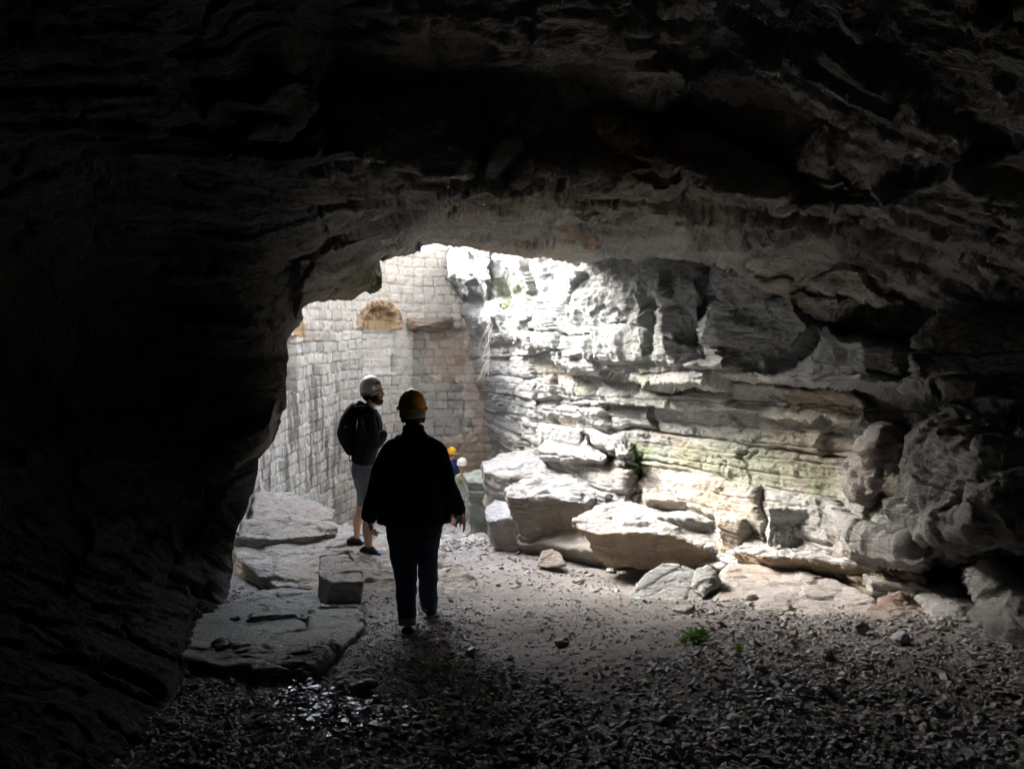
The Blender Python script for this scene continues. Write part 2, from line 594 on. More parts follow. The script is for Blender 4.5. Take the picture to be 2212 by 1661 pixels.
def build_right():
    xs = np.concatenate([np.arange(860, 960, 8), np.arange(960, 2230, 2.3), np.arange(2230, 2960, 16)])
    ys = np.concatenate([np.arange(180, 520, 12), np.arange(520, 1330, 2.2), np.arange(1330, 1470, 10)])
    X, Y = np.meshgrid(xs, ys, indexing='ij')
    x, y = X.ravel(), Y.ravel()
    xb = pline(y, [(500, 955), (560, 965), (600, 972), (640, 1003), (680, 990), (740, 1016), (800, 1015), (860, 1038), (960, 1056), (1040, 1050), (1140, 1045)])
    xq = x + (1000 - xb + 5 * fbm(np.stack([x, y, 0 * x], -1) * 0.03, 3, 210)) * sm(1150, 1060, x)
    d = R_BASE(xq, y)
    P = PTn(x, y, d)
    d = feats(x, y, d, R_FEAT, P)
    P = PTn(x, y, d)
    G = P.reshape(len(xs), len(ys), 3)
    nrm = grid_normals(blur(blur(G, 6), 6)).reshape(-1, 3)
    tocam = -(P - np.array([0, 0, CAMZ]))
    sg = np.sign((nrm * tocam).sum(1)).mean()
    nrm *= 1 if sg > 0 else -1
    # how layered / how lumpy, by place
    upper = sm(30, -30, y - pline(x, [(900, 740), (1160, 740), (1240, 770), (1560, 800), (2000, 830), (2212, 850)])) * sm(1980, 1850, x)
    rough = sm(1750, 2000, x)
    q = P.copy()
    sa = q[:, 0] * 0.55 - q[:, 1] * 0.83
    qd = q.copy()
    qd[:, 2] -= 0.06 * (sa - sa.min())
    v1, e1 = beds(qd, sa, 0.42, 1.5, 3)
    v2, e2 = beds(qd, sa, 0.16, 0.6, 9)
    v3, e3 = beds(qd, sa, 0.055, 0.22, 15)
    m3 = 0.35 + 0.65 * sm(-0.1, 0.3, fbm(q * 0.9, 2, 16))
    st = v1 * 0.18 + v2 * 0.045 * (0.5 + m3 * .5) + v3 * 0.035 * m3 - 0.06 * sm(0.03, 0.0, e1) - 0.025 * sm(0.015, 0, e2)
    blk, f1, f2 = voro(q * np.array([1.3, 1.3, 2.6]) + 0.35 * np.stack([fbm(q * 2, 2, 81), fbm(q * 2, 2, 82), fbm(q * 2, 2, 83)], -1), 7)
    crack = sm(0.07, 0.0, f2 - f1)
    lump = ridged(q * np.array([1.6, 1.6, 1.1]), 4, 33)
    h = (1 - upper) * (st + (blk - .5) * 0.04) + upper * (st * 0.12 + plates(q * np.array([1.1, 1.1, 1.3]) + .3 * fbm(q * 2, 2, 56)[:, None], 57, .6)[0] * 0.16 + lump * 0.055 + 0.03 * ridged(q * 5, 3, 37))
    h += rough * (0.05 * ridged(q * 2.6, 4, 39) + 0.05 * (voro(q * 5 + 0.3 * fbm(q * 4, 2, 49)[:, None], 48)[0] - .5) + 0.03 * ridged(q * 9, 3, 40))
    h += 0.022 * np.round(3 * fbm(q * np.array([2.2, 2.2, 5.0]), 4, 43)) / 3 * 2 + 0.02 * fbm(q * 7, 3, 44) + 0.012 * ridged(q * 17, 3, 46)
    pock = sm(0.28, 0.05, voro(q * np.array([5, 5, 6.]), 19)[1]) * sm(0.1, 0.35, fbm(q * 0.9, 2, 47))
    h -= 0.03 * pock
    dist = np.linalg.norm(P, axis=1)
    h *= 0.6 + 0.4 * sm(1060, 1200, x)
    V = P + nrm * (h * np.clip(dist / 9, 0.6, 1.0))[:, None]
    c = rock_col(V, 0.0, 0.14, 1)
    blue = np.array([0.255, 0.275, 0.285])
    c = c + (blue - c) * (upper * 0.75)[:, None]
    c = stain(c, x, y, [(1360, 990), (1440, 960), (1640, 940), (1800, 980), (1800, 1080), (1600, 1040), (1420, 1010)], MOSS, 30, 0.45, P)
    c = stain(c, x, y, [(1360, 950), (1400, 960), (1400, 1030), (1360, 1030)], MOSS, 14, 0.8, P)
    c = stain(c, x, y, [(1640, 900), (1760, 910), (1900, 950), (1840, 1060), (1700, 1060)], TAN * 0.8, 30, 0.6, P)
    c = stain(c, x, y, [(1720, 1000), (1760, 1000), (1800, 1060), (1740, 1070)], MOSS * .8, 14, 0.6, P)
    c = stain(c, x, y, [(1690, 850), (1820, 850), (1860, 905), (1700, 895)], OCHRE, 14, 0.55, P)
    c = stain(c, x, y, [(1080, 925), (1160, 930), (1155, 985), (1060, 990)], TAN * .8 + MOSS * .2, 14, 0.7, P)
    c = stain(c, x, y, [(1600, 1180), (1980, 1230), (1980, 1290), (1850, 1290), (1600, 1200)], OCHRE, 16, 0.55, P)
    c = stain(c, x, y, [(1195, 900), (1240, 900), (1235, 935), (1190, 925)], TAN, 8, 0.7, P)
    c = stain(c, x, y, [(975, 640), (1010, 640), (1030, 760), (1050, 900), (1050, 1000), (1020, 1000), (1000, 760)], np.array([.36, .31, .28]), 12, 0.5, P)
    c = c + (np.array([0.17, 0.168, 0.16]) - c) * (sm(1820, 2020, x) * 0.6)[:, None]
    # paler towards the mouth
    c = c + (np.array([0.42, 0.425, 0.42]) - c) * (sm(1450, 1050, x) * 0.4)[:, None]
    c = stain(c, x, y, [(1070, 600), (1150, 600), (1120, 690), (1070, 660)], MOSS * 1.6, 12, 0.35, P)
    c = c * (1 - 0.25 * pock)[:, None]
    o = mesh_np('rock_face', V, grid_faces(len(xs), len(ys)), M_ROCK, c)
    tag(o, kind='structure')
    return o, x, y, V


# ------------------------------------------------------------------ cave roof and left wall (one sheet round the mouth)
S_EDGE = [(300, 1700), (345, 1560), (400, 1460), (425, 1410), (446, 1370), (470, 1335), (486, 1300), (497, 1275), (500, 1235), (505, 1190), (513, 1150), (530, 1105),
          (548, 1065), (556, 1030), (558, 995), (575, 975), (588, 955), (597, 930), (602, 902), (613, 873), (620, 829), (618, 787),
          (612, 745), (614, 722), (632, 702), (648, 690), (651, 668), (668, 658), (684, 652), (725, 651), (763, 653), (775, 643), (801, 634),
          (820, 622), (824, 600), (818, 575), (822, 562), (840, 559), (870, 553), (899, 547), (908, 538), (914, 531), (935, 528), (961, 531), (1002, 534),
          (1034, 541), (1085, 548), (1137, 553), (1200, 560), (1260, 568), (1330, 578), (1450, 600), (1560, 625), (1640, 665), (1760, 720), (1900, 760),
          (2212, 790), (2500, 830), (3000, 900)]
C_BASE = Inv([(-500, 1700, 1.8), (0, 1700, 2.1), (250, 1700, 2.45), (300, 1700, 2.6), (-500, 1200, 3.4), (0, 1200, 4.8), (200, 1300, 4.7), (345, 1560, 3.2), (400, 1460, 3.95), (425, 1410, 4.5), (446, 1370, 5.0),
              (497, 1275, 6.4), (513, 1150, 7.0), (558, 1000, 7.3), (602, 902, 7.5), (620, 820, 7.6), (614, 730, 7.7), (400, 1200, 6.6), (400, 900, 7.3),
              (200, 900, 7.0), (0, 800, 6.6), (-500, 700, 4.8), (500, 700, 7.4), (648, 690, 8.0), (725, 655, 8.3), (822, 615, 8.6), (820, 562, 8.5),
              (905, 540, 8.9), (400, 500, 6.6), (200, 400, 5.6), (0, 300, 4.4), (-500, 200, 2.8),
              (550, 560, 6.6), (600, 450, 5.9), (700, 560, 7.3), (700, 480, 6.3),
              (914, 531, 9.6), (1000, 534, 9.75), (1100, 548, 10.5), (1200, 560, 11.3), (1330, 578, 11.9), (1450, 590, 10.9), (1560, 606, 9.8), (1640, 640, 9.2),
              (914, 440, 6.2), (1100, 440, 6.5), (1330, 440, 6.4), (1330, 500, 8.0), (914, 490, 7.8), (1100, 490, 7.9), (1500, 500, 7.2),
              (700, 340, 4.7), (1000, 345, 4.75), (1250, 385, 5.2), (1500, 410, 5.3), (1700, 440, 5.3), (1850, 560, 6.1), (2000, 640, 6.3),
              (1760, 690, 8.2), (1900, 715, 7.4), (2212, 740, 6.2), (2212, 640, 5.4), (2212, 400, 3.9), (3000, 700, 3.9), (3000, 900, 4.6),
              (700, 200, 3.4), (1100, 200, 3.4), (1600, 200, 3.4), (2212, 100, 2.6), (300, 0, 2.6), (1100, 0, 2.45), (1700, 0, 2.45),
              (0, -600, 1.45), (1100, -600, 1.5), (2212, -600, 1.4), (3000, -600, 1.1), (-500, -600, 1.2), (3000, 200, 2.4)])
C_FEAT = [
    ([(1265, 255), (1300, 250), (1460, 290), (1620, 345), (1715, 400), (1700, 430), (1560, 405), (1500, 372), (1380, 330), (1290, 300)], -0.35, 14, 0, 0),
    ([(1055, 345), (1110, 318), (1160, 340), (1240, 350), (1275, 335), (1290, 370), (1200, 385), (1100, 370)], -0.18, 5, 0, 0),
    ([(1745, 270), (1780, 265), (1790, 320), (1815, 370), (1840, 375), (1800, 392), (1765, 385), (1750, 330)], -0.25, 6, 0, 0),
    ([(600, 170), (650, 175), (700, 285), (680, 295), (560, 270), (440, 250), (450, 215), (560, 220)], -0.3, 8, 0, 0),
    ([(640, 560), (700, 552), (760, 520), (820, 500), (915, 480), (925, 535), (900, 560), (830, 640), (760, 660), (640, 680)], -0.25, 12, 0, 0),
    ([(650, 600), (740, 540), (800, 545), (830, 580), (820, 640), (640, 690)], -0.1, 14, 0, 0),
    ([(460, 960), (560, 930), (600, 870), (600, 900), (575, 960), (500, 1010)], -0.15, 8, 0, 0),
    ([(1500, 480), (1640, 430), (1700, 470), (1620, 500), (1540, 520)], 0.25, 16, 0, 0),
    ([(1700, 400), (1880, 420), (1860, 470), (1700, 500)], 0.3, 20, 0, 0),
    ([(1750, 590), (1850, 560), (1880, 600), (1960, 660), (1800, 665)], -0.25, 10, 0, 0),
    ([(1600, 560), (1700, 580), (1780, 640), (1860, 680), (1740, 690), (1640, 640)], -0.25, 9, 0, 0),
    ([(1690, 600), (1760, 590), (1830, 640), (1760, 640)], 0.35, 10, 0, 0),
    ([(1390, 0), (1560, 20), (1600, 110), (1500, 160), (1420, 130)], 0.3, 18, 0, 0),
]


def build_roof():
    S = np.array(S_EDGE, float)
    seg = np.hypot(*np.diff(S, axis=0).T)
    L = np.concatenate([[0], np.cumsum(seg)])
    vis = L[S[:, 0].tolist().index(2212)]
    t = np.concatenate([np.arange(0, vis, 2.5), np.arange(vis, L[-1], 20)])
    ex, ey = np.interp(t, L, S[:, 0]), np.interp(t, L, S[:, 1])
    # outer frame that each edge point runs out to
    ang = np.interp(t, L[[0, 12, 21, 31, 41, 46, 49, 53, 56, len(L) - 1]],
                    [0.00, 0.14, 0.26, 0.36, 0.46, 0.54, 0.64, 0.78, 0.9, 1.0])
    fr = np.array([(-500, 1700), (-500, 900), (-500, -600), (600, -700), (1700, -700), (3000, -600), (3000, 900)], float)
    fl = np.array([0, .2, .38, .5, .66, .88, 1.0])
    ox, oy = np.interp(ang, fl, fr[:, 0]), np.interp(ang, fl, fr[:, 1])
    nv = 460
    v = np.linspace(0, 1, nv) ** 1.25
    x = ex[:, None] + (ox - ex)[:, None] * v
    y = ey[:, None] + (oy - ey)[:, None] * v
    # break up the edge itself
    eg = PTn(ex, ey, C_BASE(ex, ey))
    jx = 13 * fbm(eg * 2.6, 4, 301) + 4 * fbm(eg * 12, 3, 303)
    jy = 9 * fbm(eg * 2.6 + 9, 4, 305) + 3 * fbm(eg * 12, 3, 307)
    fall = np.exp(-v * 14)
    x = x + jx[:, None] * fall
    y = y + jy[:, None] * fall
    x, y = x.ravel(), y.ravel()
    d = C_BASE(x, y)
    # the second bed of the roof hangs lower: a step that faces the camera
    yl = pline(x, [(-500, 250), (400, 300), (600, 345), (700, 338), (1000, 348), (1250, 385), (1500, 412), (1600, 420), (1720, 440), (1900, 440), (2212, 330), (3000, 200)])
    P0 = PTn(x, y, d)
    yl = yl + 10 * fbm(P0 * np.array([1.6, 1.6, 1.6]), 3, 310)
    mx = pline(x, [(-500, 1.0), (350, 1.0), (620, 1.12), (720, 1.5), (1500, 1.5), (1720, 1.35), (1900, 1.15), (2212, 1.05), (3000, 1.0)])
    d = d * np.clip((713 - np.minimum(y, 700)) / (713 - yl), 1, mx)
    P = PTn(x, y, d)
    d = feats(x, y, d, C_FEAT, P, 10, 320)
    P = PTn(x, y, d)
    G = P.reshape(len(t), nv, 3)
    nrm = grid_normals(blur(blur(G, 6), 6)).reshape(-1, 3)
    tocam = -(P - np.array([0, 0, CAMZ]))
    if np.sign((nrm * tocam).sum(1)).mean() < 0: nrm = -nrm
    wall = sm(750, 500, x + 0.3 * (y - 700))
    q = P * np.array([1.0, 1.0, 1.0])
    w = np.stack([fbm(q * 1.5, 3, 331), fbm(q * 1.5, 3, 332), fbm(q * 1.5, 3, 333)], -1) * 0.4
    b1, f1, f2 = voro(q * np.array([0.8, 1.5, 1.2]) + w, 341)
    b2, g1, g2 = voro(q * np.array([2.6, 5.0, 3.0]) + w * 2, 345)
    h = (b1 - .5) * 0.05 + (b2 - .5) * 0.03 - 0.02 * sm(0.05, 0, f2 - f1)
    q2 = q @ np.array([[1, 0, 0], [0, 1, 0], [0.15, 0.1, 1.]]).T
    h = h + wall * sm(1450, 1250, y) * (strata(q, 0.35, 0.8, 351) * 0.06 + strata(q, 0.12, 1.5, 353) * 0.03)
    flk = q * np.array([1.6, 4.5, 2.0])
    pw = np.stack([fbm(q * 1.2, 3, 366), fbm(q * 1.2, 3, 367), fbm(q * 1.2, 3, 368)], -1) * 0.35
    pl1, pe1 = plates(q * np.array([0.75, 1.25, 0.9]) + pw, 371, 0.7)
    pl2, pe2 = plates(q * np.array([2.0, 3.6, 2.4]) + pw * 2, 372, 0.6)
    h = h + (0.35 + 0.65 * (1 - wall)) * (pl1 * 0.12 + pl2 * 0.06 - 0.04 * sm(0.04, 0, pe1))
    h = h + (1 - wall) * (0.04 * np.round(3 * fbm(flk, 3, 361)) / 3 + 0.03 * (voro(flk * np.array([1.5, 2.2, 1]) + 0.4 * fbm(flk, 2, 364)[:, None], 363)[0] - .5) + 0.015 * np.round(2 * fbm(flk * 2.8, 3, 362)) / 2)
    h += (1 - wall) * 0.12 * np.round(4 * fbm(q * np.array([0.8, 1.5, 0.8]) + w * .3, 4, 365)) / 4
    h += 0.03 * fbm(q * 0.8, 3, 355) + 0.03 * ridged(q * 2.2, 4, 357) * (0.3 + 0.7 * wall) + 0.015 * fbm(q * np.array([5, 12, 8.]), 3, 359) + 0.008 * ridged(q * 20, 2, 360)
    edge = np.tile(sm(0, 0.05, v), len(t))
    V = P + nrm * (h * (0.25 + 0.75 * edge))[:, None]
    c = rock_col(V, 0.22, 0.0, 5, np.array([0.50, 0.485, 0.455]))
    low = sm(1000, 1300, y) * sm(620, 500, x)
    painted_shade = np.maximum(sm(780, 520, x + 0.25 * (y - 700)), sm(4.5, 2.6, V[:, 1]) * 0.3) * 0.75 + 0.25 * wall  # shade painted into the colour: left wall and near roof go almost black
    c = c + (np.array([0.04, 0.038, 0.035]) - c) * (painted_shade * 0.94)[:, None]
    c = c * (1 - 0.85 * low)[:, None]  # lower left of the wall: deeper shade, also put into the colour
    c = stain(c, x, y, [(760, 560), (830, 555), (830, 640), (770, 650), (740, 620)], MOSS * .7 + OCHRE * .3, 18, 0.8, P)
    c = stain(c, x, y, [(650, 620), (740, 600), (760, 660), (650, 680)], TAN, 18, 0.5, P)
    c = stain(c, x, y, [(1195, 480), (1300, 470), (1290, 510), (1240, 520)], RUST, 8, 0.7, P)
    c = stain(c, x, y, [(1250, 250), (1400, 270), (1500, 330), (1420, 360), (1300, 330)], RUST * 1.1, 20, 0.4, P)
    c = stain(c, x, y, [(1560, 570), (1760, 600), (1800, 700), (1620, 660)], TAN, 20, 0.5, P)
    F = grid_faces(len(t), nv)
    # the outer face of the roof and wall: goes round the lip and up / out to the hillside
    E = V.reshape(len(t), nv, 3)[:, 0]
    cen = np.array([-1.0, 0, 0.9])
    dirn = E - cen
    dirn[:, 1] = 0
    dirn /= np.linalg.norm(dirn, axis=1, keepdims=True)
    rows = []
    for a, b in ((0.10, 0.05), (0.25, 0.22), (0.5, 0.6), (0.7, 1.3), (0.9, 2.4), (1.2, 4.5), (1.4, 14.0)):
        R = E + np.array([0, a, 0]) + dirn * b
        R = R + dirn * (0.12 * fbm(R * 2, 3, 371) * min(1, b))[:, None] + np.array([0, 1, 0]) * (0.25 * fbm(R * 1.2, 3, 375) * min(1, b * .6))[:, None]
        rows.append(R)
    O = np.stack([E] + rows, 1)
    V2 = O.reshape(-1, 3)
    F2 = grid_faces(len(t), O.shape[1])[:, ::-1]
    Va = np.concatenate([V, V2])
    Fa = np.concatenate([F, F2 + len(V)])
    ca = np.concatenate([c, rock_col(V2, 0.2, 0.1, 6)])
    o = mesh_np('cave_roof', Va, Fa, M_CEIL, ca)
    tag(o, kind='structure')
    return o


def build_shell():
    """the mass of the hill: closes the cave behind the camera and carries the hilltop round the open shaft"""
    V, F = [], []

    def quad(a, b, c_, d_, n=10):
        a, b, c_, d_ = map(np.array, (a, b, c_, d_))
        base = len(V)
        for i in range(n + 1):
            for j in range(n + 1):
                u, w = i / n, j / n
                V.append((a * (1 - u) + b * u) * (1 - w) + (d_ * (1 - u) + c_ * u) * w)
        for i in range(n):
            for j in range(n):
                k = base + i * (n + 1) + j
                F.append((k, k + n + 1, k + n + 2, k + 1))
    quad((-11, -9, -6), (11, -9, -6), (11, -9, 5.3), (-11, -9, 5.3))
    quad((-11, -9, -6), (-11, 10, -6), (-11, 10, 5.3), (-11, -9, 5.3))
    quad((11, -9, -6), (11, 30, -6), (11, 30, 5.3), (11, -9, 5.3))
    quad((-30, -20, 5), (30, -20, 5), (30, 10.6, 5), (-30, 10.6, 5), 30)
    # right of the shaft
    Rp = PTn(np.array([1500., 1400, 1250, 1150, 1100, 1050, 1000, 960, 860]), np.array([150.] * 9), np.array([10.3, 11.3, 13.0, 14.9, 16.3, 17.9, 19.2, 21.2, 24.5]))
    xr = [(float(a), float(b)) for a, b in zip(Rp[:, 0], Rp[:, 1])]
    for (x0, y0), (x1, y1) in zip(xr[:-1], xr[1:]):
        quad((x0 - .1, y0, 4.95), (30, y0, 4.95), (30, y1, 4.95), (x1 - .1, y1, 4.95), 4)
    V = np.array(V)
    V[:, 2] += 0.04 * fbm(V * 0.7, 3, 391)
    o = mesh_np('hillside', V, F, M_ROCK, rock_col(V, 0.2, 0.3, 8))
    tag(o, kind='structure')


# ------------------------------------------------------------------ masonry wall
W_PLAN = [(470, 8.6), (500, 10.2), (530, 11.6), (570, 13.0), (640, 14.7), (720, 16.7), (800, 18.2), (880, 19.15), (960, 19.7), (1040, 19.9), (1120, 20.0), (1220, 20.1), (1320, 20.3)]


def build_masonry():
    pl = np.array([PT(x, 713, d)[:2] for x, d in W_PLAN])
    s = np.concatenate([[0], np.cumsum(np.hypot(*np.diff(pl, axis=0).T))])
    # smooth the plan
    uu = np.arange(0, s[-1], 0.05)
    px, py = np.interp(uu, s, pl[:, 0]), np.interp(uu, s, pl[:, 1])
    k = 31
    ker = np.ones(k) / k
    px = np.convolve(np.pad(px, k // 2, 'reflect', reflect_type='odd'), ker, 'valid')
    py = np.convolve(np.pad(py, k // 2, 'reflect', reflect_type='odd'), ker, 'valid')
    du = 0.026
    us = np.arange(0, uu[-1], du)
    X0, Y0 = np.interp(us, uu, px), np.interp(us, uu, py)
    tx, ty = np.gradient(X0), np.gradient(Y0)
    tl = np.hypot(tx, ty)
    nx, ny = ty / tl, -tx / tl           # into the shaft
    zs = np.arange(-4.2, 4.05, du)
    U, Z = np.meshgrid(us, zs, indexing='ij')
    u, z = U.ravel(), Z.ravel()
    I = np.repeat(np.arange(len(us)), len(zs))
    P = np.stack([X0[I], Y0[I], z], -1)
    x, y = FP(P)
    # courses
    q = np.stack([u, z, 0 * u], -1)
    cw = z + 0.05 * fbm(q * 0.7, 2, 401) + 0.02 * fbm(q * 3.5, 2, 431) + 0.012 * fbm(q * 9, 2, 432)
    hh = 0.225
    wob = 0.25 * (_hash(np.floor(cw / hh / 2), 0 * u, 0 * u, 5) - .5)
    r = cw / hh
    ci = np.floor(r)
    fz = r - ci
    bw = 0.36 + 0.16 * (_hash(ci, 0 * ci, 0 * ci, 402) - .5)
    uc = u / bw + 3.7 * _hash(ci, 1 + 0 * ci, 0 * ci, 403) + 0.42 * vnoise(np.stack([u / bw * 0.8, ci * 5.1, 0 * u], -1), 404) + 0.05 * fbm(q * 7, 2, 430)
    bi = np.floor(uc)
    fu = uc - bi
    rnd = _hash(bi, ci, 0 * bi, 405)
    rnd2 = _hash(bi, ci, 0 * bi, 406)
    eu = np.minimum(fu, 1 - fu) * bw
    ez = np.minimum(fz, 1 - fz) * hh
    jn = 0.012 * fbm(q * 9, 3, 407)
    e = np.minimum(eu, ez) + jn
    joint = sm(0.020, 0.006, e) * sm(-0.5, 0.1, fbm(q * 3, 3, 433))
    h = 0.022 * sm(0.0, 0.024, e) + (rnd - .5) * 0.026 + 0.014 * fbm(q * 11, 4, 408) + 0.01 * ridged(q * 5, 3, 409)
    h += 0.05 * fbm(q * 0.5, 3, 410)
    # niche with a blind arch
    ccx, ccy = 818.0, 699.0
    rad = np.hypot(x - ccx, (y - ccy) * 0.97)
    ring = (y < 711) & (rad < 50) & (rad > 35) | (y >= 697) & (y < 711) & (np.abs(x - ccx) < 49) & (np.abs(x - ccx) > 35)
    tym = (y < 711) & ((rad <= 35) | ((y > ccy) & (np.abs(x - ccx) <= 35)))
    niche = (y >= 713) & (y < 806) & (np.abs(x - ccx) < 35)
    h = np.where(niche, h - 0.14, h)
    h = np.where(tym, h - 0.16, h)
    vang = np.arctan2(x - ccx, ccy - y)
    vs_ = np.abs((vang * 4.4) % 1 - .5) * 2
    h = np.where(ring, 0.07 - 0.03 * sm(0.8, 1.0, vs_) + 0.03 * fbm(q * 10, 3, 412) - 0.03 * sm(0.2, 0.5, fbm(q * 14, 2, 413)), h)
    lc = (616, 699)
    radl = np.hypot((x - 612) * 1.0, y - 722)
    ringl = (y < 728) & (radl < 48) & (x < 665) & (radl > 22)
    nichel = (y >= 728) & (y < 845) & (x < 640)
    h = np.where(nichel, h - 0.3, h)
    # walled-up doorway under the lintel, right of the niche
    door = (x > 892) & (x < 1006) & (y > 708)
    h = np.where(door, h - 0.12, h)
    decay = sm(960, 1000, x + 20 * fbm(q * 2, 3, 414)) * sm(690, 730, y)
    h += decay * (0.07 * fbm(q * 3, 4, 415) - 0.05)
    # ragged inner batter of the foot and ragged top
    V = P + np.stack([nx[I], ny[I], 0 * z], -1) * h[:, None]
    top = np.where(us > us[-1] * 0.6, 3.62, 3.9) + 0.10 * np.round(2 * fbm(np.stack([us, us * 0, us * 0], -1) * 0.8, 2, 416)) / 2 - 0.0
    V[:, 2] = np.minimum(V[:, 2], np.repeat(top, len(zs)))
    V[:, 2] = V[:, 2]
    # colour of each stone
    g1 = np.array([0.63, 0.62, 0.605]); g2 = np.array([0.38, 0.375, 0.37]); g3 = np.array([0.72, 0.70, 0.665]); g4 = np.array([0.40, 0.345, 0.28])
    c = g1 + np.zeros_like(V)
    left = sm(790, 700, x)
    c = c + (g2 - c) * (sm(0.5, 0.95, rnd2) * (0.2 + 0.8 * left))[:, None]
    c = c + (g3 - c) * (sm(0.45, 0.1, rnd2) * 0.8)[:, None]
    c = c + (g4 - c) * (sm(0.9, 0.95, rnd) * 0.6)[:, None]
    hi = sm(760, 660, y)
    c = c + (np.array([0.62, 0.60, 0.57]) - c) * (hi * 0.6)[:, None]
    # joints: pale pink mortar on top, dark at left, rust at right
    jr = sm(880, 960, x)
    joint = np.minimum(1, joint * (1 + 0 * x))
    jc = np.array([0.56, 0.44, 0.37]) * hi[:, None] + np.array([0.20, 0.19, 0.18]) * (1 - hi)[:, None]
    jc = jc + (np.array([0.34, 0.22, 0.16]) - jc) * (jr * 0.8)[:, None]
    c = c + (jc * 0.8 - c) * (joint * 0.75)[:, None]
    # lime streaks running down
    sn = fbm(np.stack([u * 5.5, z * 0.5, 0 * u], -1), 4, 421)
    lime = sm(0.0, 0.2, sn) * sm(740, 800, y + 30 * fbm(q * 2, 2, 422)) * (0.35 + 0.65 * left)
    c = c + (np.array([0.64, 0.64, 0.63]) - c) * (lime * 0.8)[:, None]
    dk = sm(0.05, 0.3, fbm(np.stack([u * 6.5 + 9, z * 0.9, 0 * u], -1), 4, 423)) * sm(760, 860, y) * left
    c = c + (np.array([0.13, 0.13, 0.12]) - c) * (dk * 0.75)[:, None]
    # rust wash on the right, ochre towards the ground
    rs = sm(-0.15, 0.35, fbm(np.stack([u * 1.7, z * 1.2, 0 * u], -1), 4, 424) + 0.5 * sm(940, 1040, x) - 0.1) * sm(890, 970, x) * sm(640, 720, y)
    c = c + (np.array([0.40, 0.29, 0.225]) - c) * (rs * 0.55)[:, None]
    oc = sm(940, 990, y + 25 * fbm(q * 1.5, 3, 425)) * sm(800, 880, x)
    c = c + (np.array([0.34, 0.26, 0.17]) - c) * (oc * 0.5)[:, None]
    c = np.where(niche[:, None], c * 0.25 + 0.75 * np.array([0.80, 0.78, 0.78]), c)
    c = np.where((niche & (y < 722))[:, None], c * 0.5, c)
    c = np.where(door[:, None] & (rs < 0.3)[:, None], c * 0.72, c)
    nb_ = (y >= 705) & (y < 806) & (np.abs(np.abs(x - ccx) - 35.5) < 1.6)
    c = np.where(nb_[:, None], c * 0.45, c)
    pil = (x > 853) & (x < 891) & (y > 711) & (y < 830)
    c = np.where(pil[:, None], c * 0.4 + 0.6 * np.array([0.66, 0.65, 0.62]), c)
    orn = fbm(q * 8, 4, 426)
    oc1 = np.array([0.52, 0.40, 0.29]); oc2 = np.array([0.30, 0.17, 0.10])
    ringc = oc1 + (oc2 - oc1) * sm(0.0, 0.35, orn)[:, None]
    c = np.where(ring[:, None], ringc, c)
    tymc = np.array([0.50, 0.37, 0.24]) + (oc2 - np.array([0.50, 0.37, 0.24])) * (sm(-8, -14, y - 700) * sm(-.3, .2, orn))[:, None]
    c = np.where(tym[:, None], tymc * (1 - 0.5 * joint[:, None]), c)
    c = np.where(ringl[:, None], np.array([0.42, 0.24, 0.10]) * (0.8 + 0.5 * orn[:, None]) + 0.1, c)
    V, F = V, grid_faces(len(us), len(zs))[:, ::-1]
    # back face and top so the wall has its thickness
    nb = len(V)
    back = np.stack([X0 - nx * 0.9, Y0 - ny * 0.9], -1)
    cols = []
    for zz in (None, 3.0, 0.0, -4.2):
        zc = top if zz is None else np.full(len(us), zz)
        cols.append(np.stack([back[:, 0], back[:, 1], zc], -1))
    front_top = V.reshape(len(us), len(zs), 3)[:, -1]
    B = np.stack([front_top] + cols, 1).reshape(-1, 3)
    FB = grid_faces(len(us), 5)[:, ::-1] + nb
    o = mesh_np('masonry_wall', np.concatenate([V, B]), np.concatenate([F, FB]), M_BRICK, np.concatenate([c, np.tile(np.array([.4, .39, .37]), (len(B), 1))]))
    tag(o, 'tall curved wall of pale squared stone blocks with a blind arch, closing the open shaft', 'masonry wall')

    def wp(xf, off):
        """point on the wall line at frame x"""
        i = int(np.argmin(np.abs(FP(np.stack([X0, Y0, 0 * X0 + 1.6], -1))[0] - xf)))
        return X0[i] + nx[i] * off, Y0[i] + ny[i] * off
    return o, wp


# ------------------------------------------------------------------ loose rocks
def eval_mesh(ob, name):
    dg = bpy.context.evaluated_depsgraph_get()
    dg.update()
    ev = ob.evaluated_get(dg)
    m = bpy.data.meshes.new_from_object(ev)
    me = ob.data
    bpy.data.objects.remove(ob)
    bpy.data.meshes.remove(me)
    m.name = name
    return m


def remesh(V, F, vox, smooth_it=0):
    m = bpy.data.meshes.new('raw')
    m.from_pydata([tuple(v) for v in V], [], [tuple(f) for f in F])
    bm = bmesh.new()
    bm.from_mesh(m)
    bmesh.ops.recalc_face_normals(bm, faces=bm.faces)
    bmesh.ops.triangulate(bm, faces=bm.faces)
    bm.to_mesh(m)
    bm.free()
    o = bpy.data.objects.new('raw', m)
    COL.objects.link(o)
    r = o.modifiers.new('r', 'REMESH')
    r.mode = 'VOXEL'
    r.voxel_size = vox
    if smooth_it:
        s = o.modifiers.new('s', 'SMOOTH')
        s.iterations = smooth_it
        s.factor = 0.5
    return eval_mesh(o, 'm')


def get_co(m):
    a = np.empty(len(m.vertices) * 3, np.float32)
    m.vertices.foreach_get('co', a)
    return a.reshape(-1, 3).astype(float)


def get_no(m):
    a = np.empty(len(m.vertices) * 3, np.float32)
    m.vertices.foreach_get('normal', a)
    return a.reshape(-1, 3).astype(float)


def set_cols(m, c):
    ca = m.color_attributes.new('Col', 'FLOAT_COLOR', 'POINT')
    c4 = np.ones((len(m.vertices), 4), np.float32)
    c4[:, :3] = c
    ca.data.foreach_set('color', c4.ravel())


